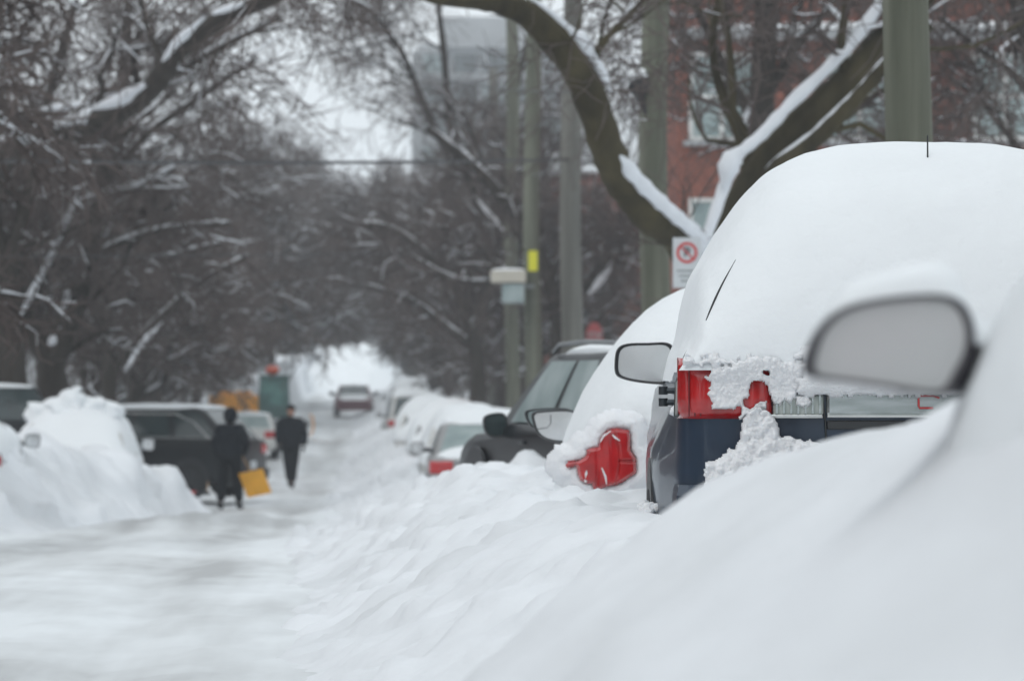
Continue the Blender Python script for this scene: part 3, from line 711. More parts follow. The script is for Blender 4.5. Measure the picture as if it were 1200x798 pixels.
for line, w_ in (([(470, 420), (500, 340), (520, 300)], .004), ([(590, 330), (610, 290), (660, 255)], .005), ([(520, 470), (505, 540), (495, 600)], .016), ([(575, 470), (560, 540), (545, 600)], .007), ([(600, 500), (625, 560), (632, 610)], .006), ([(670, 280), (690, 300), (720, 320)], .006)):
    x_off = .10 if line[0][0] < 580 else 0
    b = MB(); b.tube([rp(q[0], q[1], -.058 + x_off * (.5 if line[0][0] > 500 else 1)) for q in line], [w_ * .5, w_, w_ * .4], 6); b.build('snow_streak', M['snow_crumb'], rl_)
b = MB(); b.tube([(RL[0] * 0 - .50, -.06, .84), (-.44, -.05, .875), (-.38, -.04, .89)], [.012, .022, .016], 8); b.build('license_light', M['dark_lens'], red)
o_ = outl([(624, 484), (640, 481), (660, 480), (674, 482), (676, 492), (674, 506), (669, 517), (655, 518), (640, 515), (630, 508), (625, 497)], RL, None, RY, 23.0)
mirror_part(red, o_, loc_y(648, 23.0, RL, RY), m_h='black', m_g='mirror2', depth=.11, split=True)
mirror_part(red, [(-p[0], p[1]) for p in o_], loc_y(648, 23.0, RL, RY), side=1, m_h='black', m_g='mirror2', depth=.11)

# ---- black crossover turned out to the road
BL = (2.60, 26.6, z0(29)); BY = 13.0
blk = thing('parked_car', 'black crossover with bare side windows beyond the red hatchback, nose turned to the road', 'car', BL, R(BY), 'cars parked along the right kerb')
car_body(blk, 4.55, 1.84, 1.0, .92, M['black_paint'], flare=.03, y_ws=3.1, y_rw=.3, front_drop=.22)
cb = cabin(blk, 1.84, .98, 1.53, .12, 3.35, .6, 2.45, M['black_paint'], wins=((.05, .22), (.26, .52), (.56, .90)), glass='glass')
for ch in cb.children:
    if ch.name.startswith('side_window') or ch.name.startswith('rear'): ch.data.materials[0] = M['glass_frost']
wheels(blk, 4.55, 1.84, .35, .03)
st = [(.55, .3, 1.50, 1.54, 2.5), (.65, .60, 1.49, 1.58, 2.6), (1.0, .66, 1.49, 1.61, 2.6), (1.7, .67, 1.50, 1.62, 2.6), (2.2, .64, 1.50, 1.60, 2.6), (2.45, .5, 1.48, 1.54, 2.5)]
loaf(smooth_st(st), 24, .02, 5, 3).build('snow_cover', M['snow_soft'], blk)
st = [(3.3, .5, .95, 1.03, 2.5), (3.45, .70, .93, 1.05, 2.6), (3.9, .66, .9, 1.03, 2.6), (4.3, .55, .84, .95, 2.6), (4.45, .3, .80, .86, 2.5)]
loaf(smooth_st(st), 24, .03, 6, 3).build('snow_cover', M['snow_soft'], blk)
b = MB()
for s in (-1, 1): b = MB(); b.tube([(s * .70, .62, 1.54), (s * .70, .75, 1.585), (s * .70, 1.5, 1.60), (s * .69, 2.2, 1.585), (s * .69, 2.35, 1.53)], .018, 8); b.build('roof_rail', M['metal'], blk)
lamp(blk, -.92, -.6, .80, .95, 1.84); lamp(blk, .92, .6, .80, .95, 1.84)
lamp(blk, -.80, -.5, .62, .74, 1.84, m='headlight', L=4.5, name='headlight', rc=.2); lamp(blk, .80, .5, .62, .74, 1.84, m='headlight', L=4.5, name='headlight', rc=.2)
o_ = outl([(568, 488), (580, 484), (592, 485), (596, 495), (594, 508), (584, 512), (572, 510), (567, 500)], BL, None, BY, 29.3)
mirror_part(blk, o_, loc_y(580, 29.3, BL, BY), m_h='black', m_g='glass', depth=.11)
mirror_part(blk, [(-p[0], p[1]) for p in o_], loc_y(580, 29.3, BL, BY), side=1, m_h='black', m_g='glass', depth=.11)
for y in (1.35, 2.4): box_part(blk, 'door_handle', (-.925, y, .86), (.03, .17, .03), 'black_paint', .008)
# second mirror outline, taken for the crossover's but added here to the red car
o_ = outl([(616, 482), (630, 479), (652, 478), (668, 480), (672, 492), (666, 508), (645, 508), (628, 504), (618, 494)], RL, None, RY, 23.6)
mirror_part(red, o_, loc_y(645, 23.6, RL, RY), m_h='black', m_g='glass_frost', depth=.10, name='second_mirror')

# ---- generic simpler cars
def simple_car(label, X, Y, yaw, paint, L=4.4, W=1.76, roof=1.45, belt=.95, snow='full', group='cars parked along the right kerb', lights=True, z=None, glass='glass', rear=None, deck=None, hatch=True, mir=(-1, 1), mm='housing', sh=.25, name='parked_car', rail=False, mg='mirror2'):
    c = thing(name, label, 'car', (X, Y, z0(Y) if z is None else z), R(yaw), group)
    car_body(c, L, W, belt, belt - .07, M[paint], y_ws=L * .70, y_rw=.3 if hatch else .9, deck=None if hatch else belt - .02)
    if hatch: cabin(c, W, belt - .02, roof, .12, L * .75, .7, L * .56, M[paint], glass=glass, rearglass=rear)
    else: cabin(c, W, belt - .02, roof, .75, L * .75, 1.45, L * .56, M[paint], glass=glass, rearglass=rear)
    wheels(c, L, W, .33)
    hw = W / 2
    if lights:
        lamp(c, -hw, -hw + .34, belt - .26, belt - .08, W); lamp(c, hw, hw - .34, belt - .26, belt - .08, W)
        for s in (-1, 1): lamp(c, s * (hw - .10), s * (hw - .40), belt - .36, belt - .22, W, m='headlight', L=L - .04, name='headlight', rc=.2)
    box_part(c, 'bumper', (0, .0, .45), (W * .92, .14, .22), paint, .05); box_part(c, 'license_plate', (0, -.075, .62), (.30, .012, .15), 'sign_white', .004)
    for s in mir:
        x = s * (hw + .13)
        mirror_part(c, [(x - .09, belt + .0), (x - .10, belt + .12), (x - .05, belt + .16), (x + .07, belt + .16), (x + .10, belt + .11), (x + .08, belt - .01), (x, belt - .02)], L * .66, side=s, m_h=mm, m_g=mg, depth=.11)
    seed = X * 3 + Y
    if snow == 'full':
        st = [(-.06, hw * .8, belt - .15, belt, 2.4), (.05, hw * 1.0, belt - .15, belt + .16, 2.4), (.4, hw * 1.01, belt - .12, belt + .42, 2.3), (.9, hw * 1.0, belt - .1, roof + sh * .9, 2.3), (L * .4, hw * 1.0, belt - .1, roof + sh, 2.3), (L * .57, hw * 1.0, belt - .1, roof + sh * .9, 2.3), (L * .68, hw * 1.02, belt - .15, belt + .42, 2.4), (L * .78, hw * 1.0, belt - .2, belt + .2, 2.5), (L * .93, hw * .95, belt - .25, belt + .05, 2.5), (L * 1.01, hw * .7, belt - .4, belt - .25, 2.4)]
        loaf(smooth_st(st), 26, .06, seed, 1.5, base_amp=.05).build('snow_cover', M['snow'], c)
    else:
        a = .7 if hatch else 1.45
        st = [(a - .05, hw * .4, roof - .03, roof, 2.5), (a + .1, hw * .70, roof - .03, roof + sh * .6, 2.6), (L * .4, hw * .74, roof - .03, roof + sh, 2.6), (L * .54, hw * .70, roof - .03, roof + sh * .7, 2.6), (L * .58, hw * .4, roof - .04, roof, 2.5)]
        loaf(smooth_st(st), 22, .04, seed, 2).build('snow_cover', M['snow'], c)
        st = [(L * .76, hw * .6, belt - .1, belt, 2.6), (L * .8, hw * .88, belt - .1, belt + .02 + sh * .5, 2.6), (L * .93, hw * .8, belt - .2, belt - .06 + sh * .4, 2.6), (L * .985, hw * .5, belt - .25, belt - .18, 2.6)]
        loaf(smooth_st(st), 22, .04, seed + 2, 2).build('snow_cover', M['snow'], c)
        if not hatch:
            st = [(.04, hw * .6, belt - .12, belt - .02, 2.6), (.15, hw * .85, belt - .1, belt + .1, 2.6), (.75, hw * .85, belt - .1, belt + .15, 2.6), (.95, hw * .6, belt - .1, belt + .05, 2.6)]
            loaf(smooth_st(st), 22, .03, seed + 3, 2).build('snow_cover', M['snow'], c)
    if rail:
        b = MB()
        for s in (-1, 1): b.tube([(s * hw * .76, .75, roof), (s * hw * .76, .9, roof + .06), (s * hw * .76, L * .52, roof + .06), (s * hw * .76, L * .56, roof)], .02, 8)
        b.build('roof_rail', M['metal'], c)
    return c
simple_car('silver sedan, red tail light just clear of the snow, ahead of the black crossover', .9 + .88, 55.5, 0, 'silver', roof=1.45, belt=.98, snow='roof', hatch=False, rear='glass_frost', sh=.22, mir=(-1, 1))
simple_car('mound of a car completely covered in snow just beyond the silver sedan', 1.85, 68, 0, 'white_paint', roof=1.5, sh=.34, mir=(1,), lights=False)
simple_car('snow-heaped car further up the right kerb, second beyond the silver sedan', 1.8, 82, 0, 'silver', roof=1.5, sh=.4, mir=(1,), lights=False)
simple_car('snow-heaped car further up the right kerb, third beyond the silver sedan', 1.6, 97, 0, 'white_paint', roof=1.5, sh=.42, mir=(1,), lights=False)
simple_car('distant white car with a dark bare rear window and snowy roof at the right kerb', 1.55, 122, 3, 'white_paint', roof=1.6, belt=.9, snow='roof', sh=.25)
simple_car('distant snow-covered car parked at the right kerb on the rising street', 1.7, 150, 0, 'silver', roof=1.5, sh=.3, lights=False)
simple_car('distant maroon car standing in the middle of the far street', -.55, 163.5, 180, 'maroon', W=1.6, roof=1.3, belt=.88, snow='roof', hatch=False, group=None, sh=.03)
LG = 'cars parked along the left kerb'
simple_car('car buried in the snowbank at the left edge, small grey mirror showing', -5.32, 46.6, 0, 'black_paint', roof=1.30, belt=.98, sh=.12, group=LG, mir=(-1, 1), mm='metal')
simple_car('car plastered in white snow with a tall heap on its roof, beside the dark crossover', -4.52, 58.5, 0, 'white_paint', W=1.78, roof=1.50, belt=1.05, sh=.22, group=LG, mm='metal')
c = simple_car('dark green car with a bare windshield pillar at the far left edge', -5.85, 63.8, 25, 'black_paint', roof=1.62, belt=1.02, snow='roof', sh=.05, group=LG, z=z0(63) + .5)
# extra heap on the white car's roof
w = [o for o in scene.objects if o.parent is None and o.get('label', '').startswith('car plastered')][0]
b = MB()
for i, (x, y, z, r0) in enumerate(((-.15, 1.4, 1.66, .34), (.25, 1.6, 1.66, .28), (-.5, 1.3, 1.60, .28), (-.08, 1.3, 1.88, .15), (.55, 1.5, 1.66, .16), (.0, 1.35, 2.0, .06))): b.ball((x, y, z), r0, 3, .5, i * 2.2, (1.1, 1.4, .8))
b.build('snow_heap', M['snow'], w)
# the dark crossover standing across the snowbank
dx = P(309, 500, 71)
dk = simple_car('dark crossover with chrome window line standing at an angle across the left snowbank', 0, 0, 0, 'black_paint', L=4.6, W=1.86, roof=1.68, belt=1.08, snow='roof', sh=.07, group=None, mir=(-1, 1), mg='black')
ang = 70; dk.rotation_euler = (0, 0, R(ang))
hw = .93; c_, s_ = math.cos(R(ang)), math.sin(R(ang))
dk.location = (dx.x - hw * c_ + .06, dx.y - hw * s_ + .9, -1.0 + .10)
b = MB(); b.tube([(-.95, .35, 1.11), (-.95, 1.5, 1.12), (-.95, 3.5, 1.11)], .022, 6); b.tube([(-.93, .42, 1.12), (-.86, .75, 1.40), (-.80, 1.1, 1.55), (-.78, 2.4, 1.57)], .02, 6); b.build('chrome_strip', M['chrome'], dk)
for ch in dk.children_recursive:
    if ch.name.startswith('rim'): ch.data.materials[0] = M['black']
    if ch.name.startswith('windshield'): ch.data.materials[0] = M['glass_green']  # greenish reflection painted in as colour of windshield and front side glass
    if ch.name.startswith('side_window') and min(v.co.y for v in ch.data.vertices) > 2.0 and ch.data.vertices[0].co.x < 0: ch.data.materials[0] = M['glass_green']
simple_car('white car standing in the road behind the two walkers', -3.42, 108, 0, 'white_paint', roof=1.28, belt=.88, snow='roof', sh=.07, group=None, rear='glass_frost')

# ------------------------------------------------------------------ street plough with green cab
pl = thing('snow_plough', 'orange street plough with green-glazed cab and orange beacon, behind the white car', 'plough', (-3.35, 127, z0(127)), 0)
b = MB(); b.box((-1.05, .3, 1.05), (1.7, 1.6, 1.0), taper=.94); b.box((-1.0, .3, 1.60), (1.1, 1.2, .14)); o = b.build('hopper', M['orange'], pl, smooth=False); bevel(o, .06)
b = MB(); b.box((-.2, .3, .58), (3.2, 1.1, .24)); o = b.build('chassis', M['black'], pl, smooth=False); bevel(o, .03)
b = MB(); b.box((.28, .3, 1.45), (1.0, 1.25, 1.35), taper=.88); o = b.build('cab', M['glass_green'], pl, smooth=False); bevel(o, .06)
b2 = MB()
for sx in (-1, 1):
    for sy in (-1, 1): b2.tube([(.28 + sx * .49, .3 + sy * .61, .8), (.28 + sx * .44, .3 + sy * .55, 2.12)], .03, 6)
b2.box((.28, .3, 2.15), (1.02, 1.2, .1)); b2.box((.28, .3, 1.0), (1.03, 1.29, .4)); b2.build('cab_frame', M['cab_green'], pl, smooth=False)
b = MB(); b.ball((.22, .3, 2.36), .19, 2, 0, 0, (1.3, .8, .9)); b.build('beacon', M['beacon'], pl)
b = MB(); rings = []
for k in range(7):
    a = R(-50 + 100 * k / 6); rings.append([(1.35 + .25 * math.cos(a), -.6, .55 + .45 * math.sin(a)), (1.30 + .25 * math.cos(a), -.6, .55 + .45 * math.sin(a)), (1.30 + .25 * math.cos(a), 1.4, .55 + .45 * math.sin(a)), (1.35 + .25 * math.cos(a), 1.4, .55 + .45 * math.sin(a))])
b.loft(rings); b.build('blade', M['orange'], pl)
for x in (-1.3, .7):
    for y in (-.35, .95):
        b = MB(); b.tube([(x, y - .15, .42), (x, y + .15, .42)], .42, 20); ww = b.build('wheel', M['rubber'], pl); b = MB(); b.tube([(x, y - .16, .42), (x, y + .16, .42)], .2, 14); b.build('rim', M['orange'], ww)

# ------------------------------------------------------------------ poles, signs, wires
PG = 'wooden utility poles along the right kerb'
def pole(px, D, width, H, label, m='pole', top=1.0):
    X = (px - VX) * D / F; t = thing('utility_pole', label, 'utility pole', (X, D, z0(D)), 0, PG)
    b = MB(); n = 14
    b.tube([(.03 * math.sin(i * .7), 0, H * i / n) for i in range(n + 1)], [width / 2 * (1.05 - .22 * i / n) for i in range(n + 1)], 18); b.build('post', M[m], t); return t
p1 = pole(1064, 24.8, .31, 9.5, 'thick green-tinged wooden pole rising behind the navy car, nearest of the row')
p2 = pole(768, 46, .36, 9.5, 'greenish wooden pole with a snow-capped black bracket, behind the parking sign')
b = MB(); b.ball((-.20, -.12, 5.32), .13, 2, .3, 1, (1, 1, 1.2)); b.tube([(-.2, -.1, 5.22), (-.06, -.1, 4.87)], [.06, .04], 8); b.tube([(-.2, -.05, 5.32), (0, 0, 5.32)], .035, 8); br = b.build('bracket', M['black'], p2)
b = MB(); b.ball((-.23, -.12, 5.44), .12, 2, .4, 3, (1.1, 1, .7)); b.build('snow_cap', M['snow'], br)
p3 = pole(670, 65, .37, 11, 'grey weathered wooden pole, third of the row', 'pole_grey')
p4 = pole(624, 80, .36, 12, 'slim green pole carrying a yellow tag, fourth of the row')
b = MB(); b.box((.0, -.20, 4.78), (.19, .03, .42)); b.build('tag_plate', M['yellow'], p4, smooth=False)
p5 = pole(600, 98, .36, 12, 'distant greenish pole, fifth of the row')
p6 = pole(578, 122, .36, 12, 'farthest pole of the row, short and pale in the haze', 'pole_grey')
# beige equipment box by the fourth pole
P4 = p4.location
ub = thing('equipment_box', 'beige equipment box with a pale smaller cabinet below, mounted left of the yellow-tagged pole', 'box', (P4.x - .52, 79.6, z0(80) + 4.0), 0)
b = MB(); b.box((0, 0, .45), (.72, .5, .26)); o = b.build('casing', M['beige'], ub, smooth=False); bevel(o, .03)
o = MB().box((.10, 0, .10), (.46, .4, .40)).build('meter_cabinet', M['glass_frost'], ub, smooth=False); bevel(o, .03)
b = MB(); b.box((.35, .1, .25), (.40, .06, .06)); b.build('arm', M['metal'], ub, smooth=False)
b = MB(); b.add(*_snowcap(-.36, .36, -.25, .25, [(-.4, .585), (.4, .585)], .05)); b.build('snow_cap', M['snow'], ub)
# no-parking sign
SP = P(805, 308, 38.2)
sg = thing('parking_sign', 'white no-parking sign with red ring on a thin post before the leaning tree', 'sign', (SP.x, SP.y, z0(38.2)), R(-4))
hz = SP.z - z0(38.2)
b = MB(); b.tube([(0, .03, 0), (0, .03, hz + .2)], .025, 8); b.build('post', M['metal'], sg)
b = MB(); b.box((0, 0, hz), (.28, .006, .50)); o = b.build('plate', M['sign_white'], sg, smooth=False)
b = MB(); rings = []
cz = hz + .10
for k in range(29):
    a = 2 * math.pi * k / 28; rings.append([(q * math.cos(a), yy, cz + q * math.sin(a)) for q, yy in ((.078, -.006), (.105, -.006), (.105, -.010), (.078, -.010))])
b.loft(rings, cap=False); b.tube([(-.065, -.008, cz + .065), (.065, -.008, cz - .065)], .008, 6); b.build('red_ring', M['sign_red'], o)
def text_part(body, size, loc, m, parent, rot=(R(90), 0, 0), ext=.001, bold=0):
    cu = bpy.data.curves.new('lettering', 'FONT'); cu.body = body; cu.size = size; cu.align_x = 'CENTER'; cu.align_y = 'CENTER'; cu.extrude = ext; cu.offset = bold
    tmp = bpy.data.objects.new('tmp', cu); link(tmp); dg = bpy.context.evaluated_depsgraph_get()
    me = bpy.data.meshes.new_from_object(tmp.evaluated_get(dg)); bpy.data.objects.remove(tmp)
    me.materials.append(M[m]) if not me.materials else None
    me.materials[0] = M[m]; ob = bpy.data.objects.new('lettering', me); link(ob, parent); ob.location = loc; ob.rotation_euler = rot; return ob
text_part('P', .13, (0, -.006, cz), 'sign_black', o, bold=.003)
b = MB()
for k in range(3): b.box((0, -.005, hz - .08 - k * .05), (.20 - .04 * k, .004, .014))
b.build('text_line', M['garnish'], o, smooth=False)
# stop sign
SP = P(697, 394, 88)
ss = thing('stop_sign', 'red octagonal stop sign seen at an angle near the grey pole', 'sign', (SP.x, SP.y, z0(88)), R(52))
hz = SP.z - z0(88)
b = MB(); b.tube([(0, .05, 0), (0, .05, hz + .2)], .035, 8); b.build('post', M['metal'], ss)
b = MB(); b.loft([[(.34 * math.cos(R(22.5 + 45 * k)), y, hz + .34 * math.sin(R(22.5 + 45 * k))) for k in range(8)] for y in (0, .012)]); o = b.build('plate', M['sign_red'], ss, smooth=False)
text_part('STOP', .24, (0, -.004, hz), 'sign_white', o, bold=.004)
def wire(pts, r=.014, label='', n=12, sag=.3):
    b = MB(); Q = []
    for (a, c) in zip(pts, pts[1:]):
        for i in range(n): t = i / n; Q.append(a.lerp(c, t) - Vector((0, 0, sag * 4 * t * (1 - t))))
    Q.append(pts[-1]); b.tube(Q, r, 5); return tag(b.build('overhead_wire', M['black'], None), label, 'wire', 'overhead wires')
wire([P(-200, 186, 44), P(670, 187, 65)], .026, 'dark cable crossing the street high above, ending at the grey pole', 12, .05)
wire([P(-160, 300, 58), P(624, 293, 80)], .013, 'thin lower cable crossing the street to the yellow-tagged pole', 12, .05)
wire([P(420, 62, 78), P(768, 105, 46)], .012, 'thin cable running from the bracket pole into the left treetops', 12, .3)
wire([P(300, 72, 90), P(520, 30, 90)], .014, 'thin cable hanging before the pale sky, left of the apartment block', 12, .15)
def z_at(p, z): return Vector((p.location.x, p.location.y, z))
for zz, lab in ((5.6, 'lower cable strung from pole to pole along the right kerb'), (6.6, 'upper cable strung from pole to pole along the right kerb')):
    wire([z_at(p3, zz), z_at(p4, zz + .0), z_at(p5, zz), z_at(p6, zz)], .016, lab, 12, .3)

# ------------------------------------------------------------------ buildings
bb = thing('brick_building', 'red brick apartment house with white window frames behind the leaning tree', 'building', (12.1, 78, z0(78)), 0)
b = MB(); b.box((0, 5, 6.6), (11.6, 10, 13.2)); b.build('wall', M['brick'], bb, smooth=False)
b = MB(); b.box((0, 5, 13.4), (12.0, 10.4, .35)); b.build('roof', M['concrete'], bb, smooth=False)
b = MB(); b.box((.1, -.12, 9.30), (11.9, .26, .20)); lg = b.build('ledge', M['concrete'], bb, smooth=False)
b = MB(); b.add(*_snowcap(-5.8, 5.9, -.28, .02, [(-6, 9.41), (6, 9.41)], .16)); b.build('snow_cap', M['snow'], lg)
for x in (-4.9, -2.1, .85, 3.7):
    for z in (2.2, 5.1, 8.05, 11.3):
        w_ = 1.25; h_ = 1.7
        b = MB()
        for dx_ in (-w_ / 2, 0, w_ / 2): b.box((x + dx_, -.03, z), (.09, .12, h_ + .09))
        for dz_ in (-h_ / 2, 0, h_ / 2): b.box((x, -.035, z + dz_), (w_ + .09, .10, .08))
        f_ = b.build('window', M['white_paint'], bb, smooth=False)
        b = MB(); b.box((x, -.01, z), (w_, .05, h_)); b.build('pane', M['glass_frost'], f_, smooth=False)
        b = MB(); b.box((x, -.11, z - h_ / 2 - .10), (w_ + .3, .24, .10)); s2 = b.build('sill', M['concrete'], f_, smooth=False)
ap = thing('apartment_block', 'tall grey concrete apartment block with stacked balconies, far beyond the trees', 'building', (0, 0, 0), 0)
AD = 360; S = AD / F
def ax(px): return (px - VX) * S
def az(py): return EYE - (py - VY) * S
x0, x1 = ax(520), ax(668)
b = MB(); b.box(((x0 + x1) / 2, AD + 8, az(20) / 2), (x1 - x0, 16, az(20))); b.build('wall', M['concrete'], ap, smooth=False)
b = MB(); b.box(((ax(484) + x0) / 2, AD + 9, az(56) / 2), (x0 - ax(484) - .01, 14, az(56))); b.build('wall', M['concrete'], ap, smooth=False)
for k in range(12):
    z = az(56) - 2.9 * k
    b = MB(); b.box(((ax(490) + x1) / 2, AD - 1.05, z), (x1 - ax(490), 2.0, .28)); b.build('balcony_slab', M['concrete'], ap, smooth=False)
    for i in range(5):
        xa = ax(492) + (x1 - ax(492)) * (i + .5) / 5
        b = MB(); b.box((xa, AD - .03, z - 1.5), (2.1, .1, 1.7)); b.build('window', M['glass' if (i + k) % 3 else 'glass_frost'], ap, smooth=False)
# low buildings on both sides behind the tree rows, mostly hidden by twigs
def house(px, D, w_, h_, wallm, label, y_off=0):
    X = (px - VX) * D / F
    t = thing('brick_house', label, 'house', (X, D, z0(D)), 0, 'houses behind the trees')
    b = MB(); b.box((0, 4, h_ / 2), (w_, 8, h_)); b.build('wall', M[wallm], t, smooth=False)
    b = MB(); vs = [(-w_ / 2 - .3, -.3, h_), (w_ / 2 + .3, -.3, h_), (w_ / 2 + .3, 8.3, h_), (-w_ / 2 - .3, 8.3, h_), (0, -.3, h_ + 2.4), (0, 8.3, h_ + 2.4)]
    b.add(vs, [(0, 1, 4), (2, 3, 5), (1, 2, 5, 4), (3, 0, 4, 5), (0, 3, 2, 1)]); b.build('roof', M['snow'], t, smooth=False)
    for z in [1.6 + 2.9 * k for k in range(int(h_ // 2.9))]:
        for x in (-w_ * .28, w_ * .28):
            b = MB(); b.box((x, -.04, z), (1.2, .12, 1.5)); f_ = b.build('window', M['white_paint'], t, smooth=False)
            b = MB(); b.box((x, -.115, z), (.98, .04, 1.28)); b.build('pane', M['glass'], f_, smooth=False)
house(760, 118, 8, 8.5, 'brick', 'brick house glimpsed through branches between the grey pole and the parking sign')
house(40, 118, 9, 8, 'concrete', 'grey house hidden behind the tall trees at the left edge')
house(190, 170, 9, 8, 'concrete', 'grey house glimpsed through trunks behind the dark crossover')

# unseen street beside and behind the viewpoint, added to darken reflections in car paint
def side_house(x, y, rz, h_, m_, label):
    t = thing('brick_house', label, 'house', (x, y, z0(y)), R(rz), 'unseen houses along the near street')
    b = MB(); b.box((0, 4, h_ / 2), (15, 8, h_)); b.build('wall', M[m_], t, smooth=False)
    b = MB(); b.box((0, 4, h_ + .15), (15.5, 8.5, .3)); b.build('roof', M['snow'], t, smooth=False)
    for z in (1.7, 4.8):
        for k in range(4):
            f_ = MB().box((-5.4 + 3.6 * k, -.04, z), (1.4, .12, 1.7)).build('window', M['white_paint'], t, smooth=False)
            MB().box((-5.4 + 3.6 * k, -.11, z), (1.15, .04, 1.45)).build('pane', M['glass'], f_, smooth=False)
for k in range(6): side_house(-15, -30 + 17 * k, 90, 7.5, 'brick', 'unseen two-storey brick house on the near left side of the street')
for k in range(3): side_house(14, -25 + 17 * k, -90, 7.5, 'brick', 'unseen two-storey brick house on the near right side of the street')
side_house(-8, -62, 180, 8, 'brick', 'brick house closing the street behind the viewpoint'); side_house(9, -62, 180, 8, 'brick', 'brick house closing the street behind the viewpoint')  # unseen closing houses, put in for the same dark reflections
# ------------------------------------------------------------------ trees
class TB:                      # fast tube collector
    def __init__(s): s.v = []; s.f = []; s.n = 0
    def tube(s, pts, rad, sides):
        pts = np.asarray(pts, float); rad = np.asarray(rad, float); n = len(pts)
        t = np.empty_like(pts); t[1:-1] = pts[2:] - pts[:-2]; t[0] = pts[1] - pts[0]; t[-1] = pts[-1] - pts[-2]
        t /= (np.linalg.norm(t, axis=1)[:, None] + 1e-9)
        ref = np.array([.31, .95, .05]) if abs(t[0][1]) < .8 else np.array([.95, .05, .31])
        a = np.cross(t, ref); a /= (np.linalg.norm(a, axis=1)[:, None] + 1e-9); b = np.cross(t, a)
        an = np.arange(sides) * 2 * math.pi / sides
        ring = pts[:, None, :] + rad[:, None, None] * (a[:, None, :] * np.cos(an)[None, :, None] + b[:, None, :] * np.sin(an)[None, :, None])
        s.v.append(ring.reshape(-1, 3))
        i = np.arange(n - 1)[:, None] * sides; k = np.arange(sides)[None, :]; k2 = (k + 1) % sides
        s.f.append((np.stack([i + k, i + k2, i + sides + k2, i + sides + k], -1).reshape(-1, 4)) + s.n)
        s.n += n * sides
    def mesh(s, name, m):
        me = bpy.data.meshes.new(name)
        if s.v:
            v = np.concatenate(s.v); f = np.concatenate(s.f)
            me.vertices.add(len(v)); me.vertices.foreach_set('co', v.astype(np.float32).ravel())
            me.loops.add(f.size); me.loops.foreach_set('vertex_index', f.astype(np.int32).ravel())
            me.polygons.add(len(f)); me.polygons.foreach_set('loop_start', np.arange(0, f.size, 4, dtype=np.int32)); me.polygons.foreach_set('loop_total', np.full(len(f), 4, dtype=np.int32))
            me.polygons.foreach_set('use_smooth', np.ones(len(f), dtype=bool)); me.update(calc_edges=True)
        me.materials.append(M[m]); return me
def unit(v): return v / (np.linalg.norm(v) + 1e-9)
